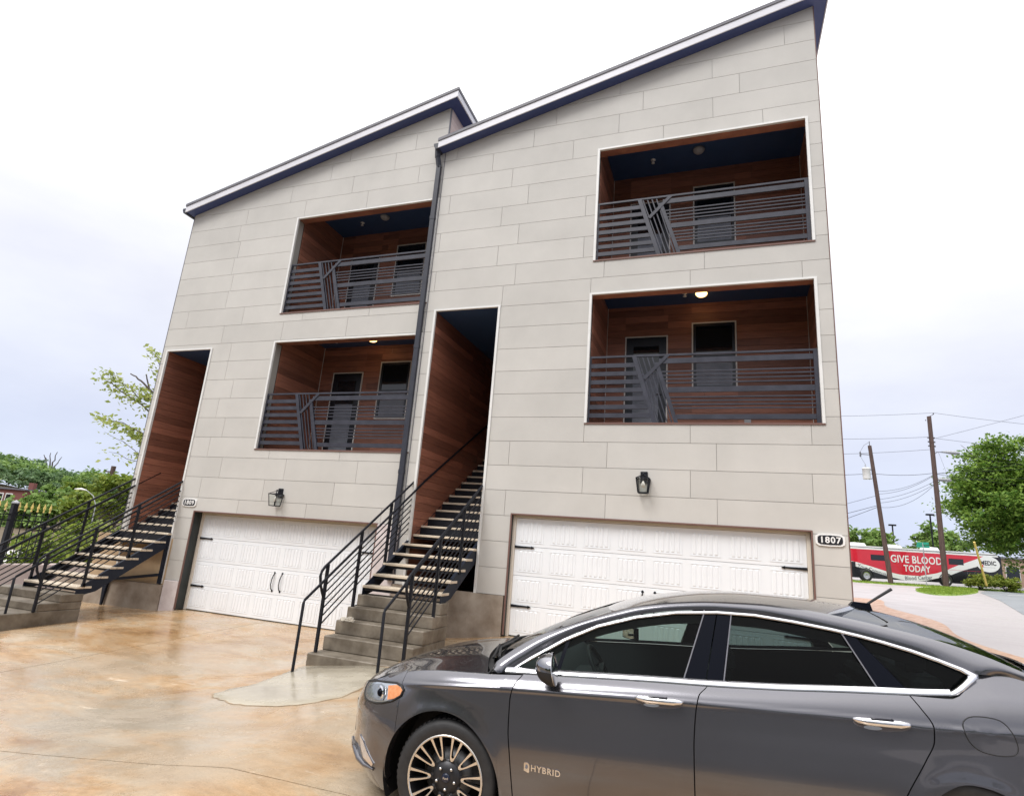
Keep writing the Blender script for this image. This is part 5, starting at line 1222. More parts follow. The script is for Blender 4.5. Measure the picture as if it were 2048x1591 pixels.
def tree(name, label, base, crown_c, crown_r, m, nclump, per, leaf, trunk_r=0.2, group=None, **kw):
    t = thing(name, label, 'tree', base, group)
    mb = MB(); cz = Vector(crown_c); b0 = Vector(base)
    fork = b0.lerp(cz, .55); limb(mb, b0 - Vector((0, 0, .3)), fork, trunk_r, trunk_r * .7, .02)
    r = crown_r if hasattr(crown_r, '__len__') else (crown_r, crown_r, crown_r * .8)
    for k in range(9):
        a = 2 * PI * k / 9 + random.random(); e = random.uniform(-.1, .8); q = cz + Vector((math.cos(a) * r[0] * .75, math.sin(a) * r[1] * .75, e * r[2] * .8))
        pts = limb(mb, fork, q, trunk_r * .45, trunk_r * .08, .05)
        q2 = q + Vector((random.uniform(-.3, .3) * r[0], random.uniform(-.3, .3) * r[1], random.uniform(0, .4) * r[2])); limb(mb, pts[4], q2, trunk_r * .15, trunk_r * .04, .05)
    mb.build('trunk', M_bark, t)
    leaves_mesh('crown', crown_points(crown_c, crown_r, nclump, per, **kw), leaf, m, t)
    return t

# ---- right: side yard, road, lot, grass
def flat_poly(name, loop, m, dz, label=None, kind='structure', sub=2):
    lp = loop
    for _ in range(sub): lp = [q for i in range(len(lp)) for q in (lp[i], ((lp[i][0] + lp[(i + 1) % len(lp)][0]) / 2, (lp[i][1] + lp[(i + 1) % len(lp)][1]) / 2))]
    o = patch(lp, dz, dz - .0).build(name, m); o['kind'] = kind
    if label: o['label'] = label
    return o
M_side = mat('wet_orange_gravel', (0.36, 0.19, 0.11), (0.55, 0.36, 0.24), 5, 0.5, bump=0.5, bscale=25, rough2=0.3)
b = MB(); b.grid(lambda u, v: (lambda y: (.05 + (3.3 + .06 * y + .25 * math.sin(y * .7) - .05) * v, y, ground_z(.05 + (3.3 + .06 * y) * v, y) - .010))(.43 + 20 * u), 40, 8); struct(b.build('side_yard', M_side), 'wet orange gravel strip beside the right townhouse')
b = MB(); b.grid(lambda u, v: (lambda x, y: (x, y, ground_z(x, y) - .016))(0.02 + 60 * v, .3 + 70 * u), 70, 60); b.grid(lambda u, v: (lambda x, y: (x, y, ground_z(x, y) - .016))(3.31 + 56.7 * v, -40 + 40.3 * u), 40, 50); struct(b.build('road', M_asphalt), 'pale wet road and lot behind the car on the right')
flat_poly('side_road', [(14.9, 39.6), (12.2, 29.0), (9.0, 18.26), (12, 14), (60, 30), (60, 60), (24, 53.5), (19.2, 49.6)], M_asphdark, -.004, 'grey wet road at the far right')
M_paintw = mat('road_paint', (0.70, 0.70, 0.68), rough=0.6)
flat_poly('road_marking', [(15.85, 38.0), (15.75, 37.7), (22.0, 47.3), (22.1, 47.6)], M_paintw, .004, 'white line painted on the far grey road', sub=1)
def lawn(name, loop, label, blades, mound=0.06, h=.10):
    lp = smooth_loop(loop, 2); o = patch(lp, mound, -.02).build(name, M_grass); o['kind'] = 'structure'; o['label'] = label
    xs_ = [p[0] for p in lp]; ys_ = [p[1] for p in lp]; pts = []
    def inside(x, y):
        c = False; n = len(lp); j = n - 1
        for i in range(n):
            if (lp[i][1] > y) != (lp[j][1] > y) and x < (lp[j][0] - lp[i][0]) * (y - lp[i][1]) / (lp[j][1] - lp[i][1]) + lp[i][0]: c = not c
            j = i
        return c
    while len(pts) < blades:
        x, y = random.uniform(min(xs_), max(xs_)), random.uniform(min(ys_), max(ys_))
        if inside(x, y): pts.append((x, y, ground_z(x, y) + mound + h * .4 * random.random()))
    g = leaves_mesh('grass', pts, h, M_leafgrass, up=-.2, aspect=.18); g['kind'] = 'stuff'; g['label'] = 'short bright grass growing on the %s' % name.replace('_', ' ')
M_leafgrass = leafmat('grass_blade', (0.13, 0.22, 0.02), (0.30, 0.40, 0.06), .25)
lawn('grass_island', [(9.45, 33.69), (9.18, 29.9), (9.84, 29.6), (11.71, 32.5), (15.08, 39.92), (16.42, 45.42), (14.81, 45.2), (11.36, 38.22)], 'kerbless grass island round the front pole', 5000)
bd = Vector((0.94008985, 0.34092679, 0)); bn = Vector((-bd.y, bd.x, 0)); B0 = Vector((7.6038, 44.1445, -0.16))
bp = lambda u, w, v=0: B0 + bd * u + bn * w + Vector((0, 0, v + .0158 * u))
lawn('grass_verge', [tuple(bp(u, w)[:2]) for u, w in ((-2, -.2), (-2, -2.6), (4, -3.0), (9, -2.4), (14, -2.2), (24, -2.6), (24, 1.5), (12, -.2))], 'grass verge in front of the red bus', 6000, .03)

# ---- the blood drive bus
M_busred = mat('bus_red', (0.62, 0.012, 0.030), (0.56, 0.010, 0.026), 2, 0.25, coat=.6); M_buswhite = mat('bus_white', (0.78, 0.78, 0.77), rough=0.3); M_busblack = mat('bus_black', (0.012, 0.012, 0.016), rough=0.25)
M_ink = mat('black_ink', (0.015, 0.015, 0.02), rough=0.5); M_greyink = mat('grey_ink', (0.16, 0.16, 0.19), rough=0.5)
BUS = thing('blood_drive_bus', 'red and white blood donation bus reading GIVE BLOOD TODAY behind the poles', 'bus', tuple(bp(5.5, 1.2)))
UL, UR, UT = -1.6, 12.75, 2.62
def extr(poly, w0, w1, name, m, parent=BUS):
    n = len(poly); mb = MB(); mb.add([bp(u, w0, v) for u, v in poly] + [bp(u, w1, v) for u, v in poly], [tuple(range(n)), tuple(range(2 * n - 1, n - 1, -1))] + [(i, i + n, (i + 1) % n + n, (i + 1) % n) for i in range(n)]); return mb.build(name, m, parent)
extr([(UL, .22), (UR, .22), (UR, 2.45), (UR - .1, UT - .05), (UR - .3, UT), (UL + .5, UT), (UL + .15, UT - .15), (UL, 1.9)], .012, 2.45, 'body', M_busblack)
extr([(UL + .5, UT), (UR - .3, UT), (UR - .45, UT + .10), (UL + .7, UT + .10)], .06, 2.4, 'roof', M_buswhite)
top_ = [(UL + .02, 1.62), (0.59, 1.47), (1.11, 1.40), (2.18, 1.14), (3.35, .84), (4.52, .64), (5.99, .63), (7.42, .92), (8.37, 1.27), (9.25, 1.66), (10.14, 1.98), (11.3, 2.42)]
bot_ = [(UL + .02, 1.35), (1.09, 1.04), (2.36, .74), (3.39, .47), (4.9, .20), (6.3, .25), (7.3, .50), (8.45, .81), (9.49, 1.23), (10.72, 1.62), (11.6, 1.95)]
extr(top_[::1] + [(11.3, 2.44), (UL + .3, 2.44)], .0, .0115, 'red_panel', M_busred)
extr([(UL + .5, 2.445), (UR - .2, 2.445), (UR - .25, 2.56), (UL + .55, 2.58)], .0, .0115, 'white_band', M_buswhite)
for i in range(len(top_) - 1):
    pass
sw = MB(); tl_ = lambda u: float(np.interp(u, [p[0] for p in top_], [p[1] for p in top_])); bl_ = lambda u: float(np.interp(u, [p[0] for p in bot_], [p[1] for p in bot_]))
us_ = np.linspace(UL + .03, 11.3, 40); sw.add([bp(u, -.002, v) for u in us_ for v in (bl_(u), tl_(u) - .004)] + [bp(u, .011, v) for u in us_ for v in (bl_(u), tl_(u) - .004)], [(2 * i, 2 * i + 2, 2 * i + 3, 2 * i + 1) for i in range(39)] + [(2 * i, 2 * i + 80, 2 * i + 82, 2 * i + 2) for i in range(39)]); sw.build('white_stripe', M_buswhite, BUS)
cir = [(11.66 + .93 * math.cos(2 * PI * k / 36), 1.86 + .62 * math.sin(2 * PI * k / 36)) for k in range(36)]
extr(cir, -.012, -.0025, 'logo_disc', M_buswhite)
for (a, b_) in (((2.25, 1.68), (3.35, 2.02)), ((8.53, 1.72), (9.62, 2.08)), ((UL + .2, 1.5), (UL + 1.0, 2.2))):
    f_ = extr([(a[0] - .05, a[1] - .05), (b_[0] + .05, a[1] - .05), (b_[0] + .05, b_[1] + .05), (a[0] - .05, b_[1] + .05)], -.006, -.0002, 'window', M_busblack); extr([a, (b_[0], a[1]), b_, (a[0], b_[1])], -.010, -.0065, 'pane', M_pane, f_)
for u in (4.5, 6.9, 9.9): extr([(u, .25), (u + .02, .25), (u + .02, bl_(u) - .03), (u, bl_(u) - .03)], .004, .0115, 'locker_seam', M_drip)
extr([(UL + .2, 1.245), (11, 1.245), (11, 1.26), (UL + .2, 1.26)], -.0045, -.0021, 'belt_moulding', M_busred)
def btext(name, s, size, u, v, m, ang=0.0, sq=1.0, bold=0.012, sp=1.05, w=-.014):
    mb = MB(); x = bd * math.cos(ang) + Vector((0, 0, math.sin(ang) + .0158)); y = Vector((0, 0, math.cos(ang))) - bd * math.sin(ang)
    put_text(mb, s, size, bp(u, w, v), x, y, .004, bold, sp, sq); return mb.build(name, m, BUS)
btext('lettering', 'GIVE BLOOD', .80, 5.85, 1.83, M_buswhite, 0, .86, .014); btext('lettering', 'TODAY', .70, 5.85, 1.14, M_buswhite, 0, .86, .012)
btext('small_lettering', 'Your Community', .40, 2.4, .82, M_greyink, -.25, .9, .006, w=-.008); btext('small_lettering', 'Blood Center', .42, 5.9, .46, M_greyink, .08, .9, .006, w=-.008)
btext('logo_lettering', 'MEDIC', .46, 11.66, 1.93, M_ink, 0, .9, .014, w=-.017)
extr([(11.12, 1.62), (11.22, 1.62), (11.25, 1.70), (11.17, 1.84), (11.09, 1.70)], -.024, -.0215, 'logo_drop', M_busred)
extr([(11.1, 1.60), (12.2, 1.60), (12.2, 1.615), (11.1, 1.615)], -.014, -.0125, 'logo_rule', M_greyink)
for u in (1.75, 8.15):
    c = bp(u, .22, .43)
    m_ = MB(); pts = []
    ring = lambda r, w: [c + bd * (r * math.cos(2 * PI * k / 24)) + Vector((0, 0, r * math.sin(2 * PI * k / 24))) + bn * w for k in range(24)]
    def lathe_b(rings, name, m, par):
        mb = MB(); vv = [p for r_ in rings for p in r_]; mb.add(vv, [(j * 24 + k, j * 24 + (k + 1) % 24, (j + 1) * 24 + (k + 1) % 24, (j + 1) * 24 + k) for j in range(len(rings) - 1) for k in range(24)], True); return mb.build(name, m, par)
    WB = lathe_b([ring(.27, -.245), ring(.30, -.262), ring(.44, -.262), ring(.47, -.22), ring(.47, .05)], 'wheel', M_tyre, BUS); lathe_b([ring(.0, -.20), ring(.10, -.26), ring(.20, -.21), ring(.27, -.246)], 'rim', M_nut, WB)
    m_ = MB(); arc = [bp(u, 0, .43) + bd * (.56 * math.cos(PI * k / 16)) + Vector((0, 0, .52 * math.sin(PI * k / 16))) for k in range(17)]; m_.tube([p + bn * -.004 for p in arc], .035, 6); m_.build('wheel_arch', M_busblack, BUS)
for u in (1.8, 4.75, 7.8):
    mb = MB(); o_ = [bp(u - .5, .7, UT + .1), bp(u + .55, .7, UT + .1), bp(u + .55, 1.6, UT + .1), bp(u - .5, 1.6, UT + .1)]; t_ = [bp(u - .40, .78, UT + .36), bp(u + .45, .78, UT + .33), bp(u + .45, 1.5, UT + .33), bp(u - .40, 1.5, UT + .36)]
    mb.add(o_ + t_, [(4, 5, 6, 7), (0, 1, 5, 4), (1, 2, 6, 5), (2, 3, 7, 6), (3, 0, 4, 7)]); mb.build('roof_unit', M_buswhite, BUS)
mb = MB(); mb.add([bp(u, w, v) for u, w, v in ((.35, -.30, 1.05), (.75, -.30, 1.05), (.75, -.12, 1.05), (.35, -.12, 1.05), (.35, -.30, 1.42), (.75, -.30, 1.42), (.75, -.12, 1.42), (.35, -.12, 1.42))], [(0, 3, 2, 1), (4, 5, 6, 7), (0, 1, 5, 4), (1, 2, 6, 5), (2, 3, 7, 6), (3, 0, 4, 7)]); mb.tube([bp(.55, -.2, 1.2), bp(.55, .1, 1.3)], .03, 6); mb.build('door_mirror', M_busblack, BUS)

# ---- poles, wires, signs
def vpole(mb, p, q, r0, r1, n=10): mb.tube([Vector(p).lerp(Vector(q), k / 5) for k in range(6)], [r0 + (r1 - r0) * k / 5 for k in range(6)], n)
P1b, P1t = Vector((10.49, 42.98, -.30)), Vector((9.73, 42.72, 10.40))
P2b, P2t = Vector((14.38, 44.19, -.40)), Vector((14.43, 44.19, 13.15))
on1 = lambda f: P1b.lerp(P1t, f); on2 = lambda f: P2b.lerp(P2t, f)
rt = Vector((.9425, .3257, 0)).normalized()
PO1 = thing('utility_pole', 'leaning wooden pole carrying a pale transformer, nearer the house', 'utility pole', P1b, 'wooden utility poles by the road')
mb = MB(); vpole(mb, P1b, P1t, .18, .135); mb.build('pole', M_polewood, PO1)
mb = MB(); c = on1(.745) - rt * .62; mb.lathe([(0, -.02), (.26, 0), (.28, .06), (.28, .78), (.31, .80), (.31, .86), (.24, .90), (0, .93)], c, 'z', 20); TR = mb.build('transformer', M_whitep, PO1)
mb = MB(); mb.lathe([(.05, .92), (.06, 1.0), (.035, 1.06), (.05, 1.12), (.02, 1.2)], c - rt * .05, 'z', 10); mb.build('bushing', M_greyp, TR)
mb = MB(); mb.bar(c + rt * .2, on1(.76), .10, .05); mb.bar(c + rt * .2 + Vector((0, 0, .7)), on1(.825), .08, .05); mb.build('bracket', M_drip, PO1)
mb = MB(); q = on1(.93); mb.bar(q, q - rt * .85, .05); mb.lathe([(.05, -.2), (.07, -.1), (.05, 0), (.07, .1), (.04, .2)], q - rt * .85, 'z', 8); mb.tube([on1(1.0), on1(1.0) + Vector((0, 0, .35))], .03, 6); mb.tube([q - rt * .85 + Vector((0, 0, .2)), q - rt * .5 + Vector((0, 0, .75)), on1(1.0) + Vector((0, 0, .3))], .012, 4); mb.tube([q - rt * .85 - Vector((0, 0, .2)), c + Vector((0, 0, 1.2)) - rt * .05], .012, 4); mb.build('cutout', M_drip, PO1)
PO2 = thing('utility_pole', 'upright dark wooden pole with two street lamp heads on the grass island', 'utility pole', P2b, 'wooden utility poles by the road')
mb = MB(); vpole(mb, P2b, P2t, .20, .15); mb.build('pole', M_polewood, PO2)
for f, l_, z1 in ((.785, 1.55, .05), (.615, .65, .10)):
    q = on2(f); mb = MB(); mb.tube([q + Vector((0, 0, -.25)), q + rt * .35 + Vector((0, 0, 0)), q + rt * (l_ - .5) + Vector((0, 0, z1 + .05))], .03, 6); AR = mb.build('lamp_arm', M_drip, PO2)
    mb = MB(); e = q + rt * (l_ - .05) + Vector((0, 0, z1)); k_ = [(-.75, .06), (-.5, .13), (-.1, .20), (.3, .22), (.6, .13), (.68, .02)]
    vv = []
    for x_, r_ in k_: vv += [e + rt * x_ + Vector((0, 0, .02 + r_ * .7)), e + rt * x_ + Vector((.1, -.3, 0)) * r_ * 2, e + rt * x_ + Vector((0, 0, -.02 - r_ * .55 * (1 if x_ > -.2 else .4))), e + rt * x_ - Vector((.1, -.3, 0)) * r_ * 2]
    mb.add(vv, [(4 * i + j, 4 * i + (j + 1) % 4, 4 * i + 4 + (j + 1) % 4, 4 * i + 4 + j) for i in range(5) for j in range(4)] + [(0, 1, 2, 3), (20, 23, 22, 21)], True); mb.build('lamp_head', M_greyp, AR)
mb = MB()
for k in range(3):
    for s_ in (-1, 1): mb.lathe([(0, -.07), (.06, -.05), (.06, .05), (0, .07)], on2(.87 - .025 * k) + rt * s_ * .24, 'z', 8); mb.bar(on2(.87 - .025 * k), on2(.87 - .025 * k) + rt * s_ * .2, .03)
mb.tube([on2(1.0), on2(.995) + rt * .35 + Vector((0, 0, .25))], .025, 5); mb.lathe([(0, -.08), (.06, 0), (0, .1)], on2(.995) + rt * .38 + Vector((0, 0, .32)), 'z', 8); mb.lathe([(0, -.06), (.05, 0), (0, .08)], on2(.975) - rt * .3, 'z', 8); mb.build('insulators', M_drip, PO2)
CAB = thing('overhead_cables', 'thin dark overhead cables strung between and beyond the two wooden poles', 'cables', tuple(on2(.9)))
def cable(p, q, sag, r=.012):
    p, q = Vector(p), Vector(q); n = 12; m_ = MB(); m_.tube([p.lerp(q, k / n) - Vector((0, 0, sag * 4 * (k / n) * (1 - k / n))) for k in range(n + 1)], r, 4, cap=False); m_.build('cable', M_black, CAB)
LF = lambda z, dx=0: (-8 + dx, 41.0, z)
RTt = lambda z, y=62: (44.0, y, z)
cable(on2(.995) + rt * .38 + Vector((0, 0, .4)), (-8, 40, 13.0), .5); cable(on2(.995) + rt * .38 + Vector((0, 0, .4)), RTt(15.5), .5)
cable(on2(.875), (-8, 40, 11.2), .5); cable(on2(.87), RTt(12.6), .3); cable(on2(.86), (40, 34, 19.5), .4)
cable(on2(.80), (-8, 40, 9.4), .5); cable(on2(.79), RTt(10.6), .4)
cable(on2(.66), on1(.79), .15, .016); cable(on1(.79), (-8, 40, 7.4), .3, .016); cable(on2(.655), RTt(9.2), .4, .016)
for f2, f1, sg_ in ((.655, .66, .35), (.65, .64, .35), (.615, .60, .25), (.60, .575, .3), (.60, .545, .6)): cable(on2(f2), on1(f1), sg_)
cable(on1(.63), (-8, 40, .8), .2); cable(on1(.56), (-8, 39, .5), .3, .016); cable(on1(.55), (3, 41, 2.6), .1, .016)
for z in (13.2, 11.4, 9.8): cable(on2(.62 if z < 11 else .655), (40, 40, z), .3)
cable(on2(.79) + rt * .45, on2(.63) + rt * 1.05, -.05, .009)
m_ = MB(); m_.tube([Vector((15.5, 41.3, 3.2)), Vector((16.45, 42.8, .25))], .07, 8); tag(m_.build('guy_guard', mat('yellow_plastic', (0.62, 0.45, 0.10), (0.70, 0.52, 0.16), 3, 0.5), None, (16.4, 42.7, -.2)), 'leaning yellow guy wire guard right of the grass island', 'guy guard')
SS = thing('stop_sign', 'octagonal sign seen from behind with green street name blades on top', 'street sign', (13.05, 43.9, -.2))
m_ = MB(); m_.bbox((13.02, 43.87, -.3), (13.08, 43.93, 3.05), .008); m_.build('post', M_greyp, SS)
m_ = MB(); sp_ = Vector((13.05, 43.84, 2.28)); dd = Vector((.30, .95, 0)).normalized(); d2 = Vector((0, 0, 1)); vv = [sp_ + dd * (.34 * math.cos(PI / 8 + PI * k / 4)) * .95 + d2 * (.38 * math.sin(PI / 8 + PI * k / 4)) for k in range(8)]; nn = dd.cross(d2); m_.add(vv + [v + nn * .012 for v in vv], [tuple(range(8)), tuple(range(15, 7, -1))] + [(i, (i + 1) % 8, (i + 1) % 8 + 8, i + 8) for i in range(8)]); m_.build('sign_plate', M_greyp, SS)
M_green = mat('sign_green', (0.02, 0.30, 0.20), rough=0.4)
for z, dv in ((2.78, Vector((.94, .34, 0))), (3.0, Vector((.55, -.83, 0)))):
    m_ = MB(); m_.bar(Vector((13.05, 43.9, z)) - dv * .5, Vector((13.05, 43.9, z)) + dv * .5, .02, .19); m_.build('name_blade', M_green, SS)
for (x, y, zt, lab) in ((19.5, 78.8, 6.7, 'thin parking lot lamp post behind the left half of the bus'), (22.45, 74.2, 7.85, 'thin taller parking lot lamp post seen beside the upright pole')):
    t = thing('lot_lamp', lab, 'lamp post', (x, y, .3), 'parking lot lamp posts beyond the bus'); m_ = MB(); m_.tube([(x, y, .2), (x, y, zt)], .09, 6); m_.build('post', M_black, t); m_ = MB(); m_.bbox((x - .42, y - .2, zt), (x + .42, y + .2, zt + .2), .03); m_.build('lamp_head', M_black, t)

# ---- right-hand vegetation and the building behind it
tree('maple_tree', 'large bright green maple tree at the right edge of the lot', (23.3, 53.0, .1), (24.3, 53.0, 7.6), (6.2, 5.6, 5.9), M_leafmaple, 430, 150, .155, .34, None, clump=.17, shell=.5, low=-.86)
tree('far_tree', 'rounded green tree behind the left end of the bus', (16.4, 78, .3), (16.9, 78.2, 3.6), (4.0, 3.0, 2.4), M_leafmid, 70, 60, .30, .2, 'trees behind the bus')
tree('far_tree', 'small green tree behind the middle of the bus', (27.0, 86, .4), (26.6, 86, 4.4), (3.4, 3, 3.0), M_leafmid, 60, 50, .32, .2, 'trees behind the bus')
def bush(label, c, r, n):
    t = thing('bush', label, 'bush', (c[0], c[1], ground_z(c[0], c[1])), 'clipped bushes at the back of the bus'); m_ = MB()
    for k in range(7): limb(m_, (c[0], c[1], ground_z(c[0], c[1]) - .05), (c[0] + r[0] * .6 * math.cos(k), c[1] + r[1] * .6 * math.sin(k), c[2] + r[2] * .3), .03, .012, .05, 4)
    m_.build('stems', M_bark, t); leaves_mesh('foliage', crown_points(c, r, n, 60, shell=.35, clump=.35, low=-.6), .09, M_leafbush, t)
bush('yellow green bush, the left one at the back of the bus', (16.9, 45.3, .45), (.95, .8, .62), 55); bush('yellow green bush, the right one at the back of the bus', (18.7, 45.9, .45), (.9, .8, .58), 55)
M_tanwall = mat('tan_brick', (0.42, 0.30, 0.22), (0.36, 0.25, 0.18), 4, 0.8)
BK = thing('brick_building', 'low tan building half hidden behind the maple', 'building', (26, 63, 0)); part('wall', M_tanwall, BK, ((25.4, 66, -.2), (38, 74, 3.0))); part('roof', M_drip, BK, ((25.2, 65.8, 3.01), (38.2, 74.2, 3.2)))
for x in (26.3, 28.3, 30.6):
    f_ = part('window', M_whitep, BK, ((x - .06, 65.93, .74), (x + 1.16, 65.995, 2.26))); part('pane', M_pane, f_, ((x, 65.9, .8), (x + 1.1, 65.925, 2.2)))

# ---- left side: retaining wall with spear fence, trees, brick house, wooded ridge
M_spear = mat('gold_tip', (0.62, 0.46, 0.12), (0.70, 0.55, 0.20), 8, 0.35, metal=.4)
part_wall = MB(); part_wall.bbox((-20.45, -8, -2.8), (-20.05, 10, -1.12), .02); tag(part_wall.build('retaining_wall', mat('pink_concrete', (0.42, 0.33, 0.30), (0.50, 0.41, 0.38), 1.5, 0.8, bump=.2, bscale=12), None, (-20.25, 1, -2.2)), 'low pinkish concrete wall under the spear topped fence', 'wall')
b = MB(); b.grid(lambda u, v: (-20.04 + 3.14 * u, -13 + 22.5 * v, ground_z(-20.04 + 3.14 * u, -13 + 22.5 * v) + .0), 4, 20); struct(b.build('path', mat('pale_concrete', (0.46, 0.44, 0.42), (0.54, 0.52, 0.50), 1.5, 0.5, bump=.1)), 'pale concrete path between the left stairs and the low wall')
b = MB(); b.grid(lambda u, v: (-20.46 - 24 * u, -13 + 27 * v, -1.62 - .5 * u), 6, 10); struct(b.build('lot', mat('pale_gravel', (0.50, 0.48, 0.46), (0.62, 0.60, 0.58), 3, 0.8, bump=.3, bscale=20)), 'pale gravel lot beyond the spear fence')
FN = thing('spear_fence', 'black iron fence with gold spear tips at the far left', 'fence', (-20.2, 1, -1.12))
for z in (-.95, .05, .20): part('rail', M_black, FN, ((-20.225, -7.6, z - .015), (-20.185, 1.75, z + .015)))
for k, y in enumerate((-7.5, -4.7, -1.95, .80)):
    PT = part('post', M_black, FN, ((-20.27, y - .06, -1.119), (-20.14, y + .06, .50))); m_ = MB(); m_.lathe([(.11, .50), (.11, .535), (.0, .60)], (-20.205, y, 0), 'z', 4, False); m_.build('cap', M_greyp, PT)
k = 0
for y in np.arange(-7.35, 1.75, .165):
    if min(abs(y - q) for q in (-7.5, -4.7, -1.95, .80)) < .09: continue
    m_ = MB(); m_.box((-20.185, y - .009, -.985), (-20.167, y + .009, .30)); PK = m_.build('picket', M_black, FN)
    m_ = MB(); m_.lathe([(.012, .30), (.026, .33), (.012, .36), (.036, .42), (0, .57)], (-20.176, y, 0), 'z', 6, False); m_.build('spear_tip', M_spear, PK)
for i, (x, y, z, r) in enumerate(((-24.4, 4.4, -1.0, .9), (-24.0, 6.4, -.75, 1.0), (-27.5, 8.0, -.8, 1.1))):
    t = thing('hedge_shrub', 'yellow green shrub behind the spear fence, ' + ('first', 'second', 'third')[i] + ' from the left', 'shrub', (x, y, far_z(x, y)), 'shrubs behind the spear fence'); m2 = MB()
    for k in range(6): limb(m2, (x, y, far_z(x, y) - .1), (x + r * .6 * math.cos(k), y + r * .6 * math.sin(k), z + r * .3), .04, .012, .05, 4)
    m2.build('stems', M_bark, t); leaves_mesh('foliage', crown_points((x, y, z - .2), (r, r, 1.1), 50, 55, shell=.4, clump=.3, low=-.9), .085, M_leafbush if i % 2 else M_leafyellow, t)
ST_ = thing('sparse_tree', 'sparse young tree with pale leaves at the left corner of house 1809', 'tree', (-20.3, 5.9, -2.3))
m_ = MB(); lp = []
def tl2(p, q, r0, r1, leaves, spread=.20): 
    pts = limb(m_, p, q, r0, r1, .04)
    for _ in range(int(leaves * 1.7)):
        f_ = random.random() ** .7; w = Vector(p).lerp(Vector(q), .25 + .8 * f_); lp.append(tuple(w + Vector((random.gauss(0, spread), random.gauss(0, spread), random.gauss(0.03, spread * .7)))))
root = (-20.3, 5.9, -2.5); fk = (-20.45, 5.6, 1.6); limb(m_, root, fk, .12, .085, .02); limb(m_, fk, (-20.7, 5.2, 3.4), .085, .06, .03); limb(m_, (-20.7, 5.2, 3.4), (-20.9, 4.8, 6.0), .055, .02, .03)
tl2((-20.75, 5.1, 3.6), (-22.9, 4.05, 5.15), .035, .008, 90); tl2((-21.6, 4.7, 4.5), (-22.8, 4.0, 5.4), .02, .006, 50, .14); tl2((-20.8, 5.0, 4.2), (-21.6, 4.5, 4.7), .03, .01, 110, .22)
tl2((-20.65, 5.3, 2.9), (-22.95, 4.4, 3.75), .03, .008, 110, .17); tl2((-20.6, 5.35, 2.5), (-21.9, 5.0, 3.3), .03, .008, 110, .2); tl2((-20.55, 5.45, 2.2), (-21.6, 5.1, 2.5), .025, .008, 45, .16)
tl2((-20.5, 5.5, 1.8), (-22.7, 4.8, 2.6), .02, .005, 22, .2); tl2((-20.5, 5.5, 1.7), (-22.9, 4.6, 3.3), .02, .004, 14, .25); tl2((-20.9, 4.8, 5.6), (-21.3, 4.4, 6.3), .02, .006, 40, .16); tl2((-20.8, 5.0, 4.8), (-21.2, 4.5, 5.6), .02, .006, 18, .15)
limb(m_, (-20.75, 4.95, 4.3), (-21.35, 4.6, 5.0), .05, .035, .02); limb(m_, (-21.35, 4.6, 5.0), (-21.9, 4.3, 5.40), .035, .02, .03); limb(m_, (-21.25, 4.65, 4.9), (-21.38, 4.5, 5.42), .03, .02, .02)
m_.build('trunk', M_bark, ST_)
leaves_mesh('crown', np.array(lp), .08, M_leafpale, ST_)
tree('yellow_tree', 'yellow green tree just left of house 1809', (-45.5, 22.8, -3.2), (-45.6, 22.8, 1.7), (2.3, 2.0, 1.9), M_leafyellow, 60, 60, .17, .12, 'trees in the hollow on the left', clump=.3)
for (lab, x, y, z, r, m) in (('bright green tree low at the far left edge', -84, 38, -.9, 3.2, M_leafmid), ('bright green broad tree behind the spear fence', -79.5, 40.5, .1, 3.4, M_leafmid), ('yellow green tree beside the brick house', -88, 48.5, 2.4, 2.4, M_leafyellow), ('dark tree behind the wooden pole on the left', -98, 62, 3.5, 3.8, M_leafdark),
                             ('mid green tree above the left stair rail', -70, 38.5, .8, 2.8, M_leafyellow)):
    tree('hollow_tree', lab, (x, y, far_z(x, y)), (x, y, z), (r * 1.15, r * 1.15, r * .85), m, 60, 55, .30, .2, 'trees in the hollow on the left', clump=.28)
LP = thing('utility_pole', 'short wooden pole top above the yellow green tree on the left', 'utility pole', (-51.1, 25.7, -3), 'wooden utility poles by the road'); m_ = MB(); m_.tube([(-51.1, 25.7, -3.3), (-51.1, 25.75, 4.5)], .20, 8); m_.bar((-51.5, 25.4, 4.0), (-50.7, 26.0, 4.0), .10); m_.build('pole', M_polewood, LP)
SL = thing('street_lamp', 'pale street lamp arm in front of the wooded ridge', 'street lamp', (-42.2, 18.8, -3)); m_ = MB(); m_.tube([(-42.2, 18.8, -3.1), (-42.3, 18.75, 1.0), (-42.55, 18.6, 1.6), (-43.1, 18.4, 1.95)], [.035, .03, .028, .025], 6); m_.build('post', M_greyp, SL); m_ = MB(); m_.tube([(-43.05, 18.42, 1.93), (-43.4, 18.26, 1.99), (-43.8, 18.1, 1.95)], [.03, .075, .03], 8); m_.build('lamp_head', M_whitep, SL)
M_redbrick = mat('red_brick', (0.17, 0.062, 0.055), (0.22, 0.085, 0.072), 9, 0.85)
BH = thing('brick_house', 'red brick house among the trees at the far left', 'house', (-130, 64.5, -2))
e0, e1 = Vector((-134, 61.4, 0)), Vector((-126.2, 64.4, 0)); ed = (e1 - e0).normalized(); en = Vector((-ed.y, ed.x, 0)); bq = lambda u, w, z: e0 + ed * u + en * w + Vector((0, 0, z))
def bbx(mb, u0, u1, w0, w1, z0, z1): mb.add([bq(u, w, z) for z in (z0, z1) for u, w in ((u0, w0), (u1, w0), (u1, w1), (u0, w1))], [(0, 3, 2, 1), (4, 5, 6, 7), (0, 1, 5, 4), (1, 2, 6, 5), (2, 3, 7, 6), (3, 0, 4, 7)]); return mb
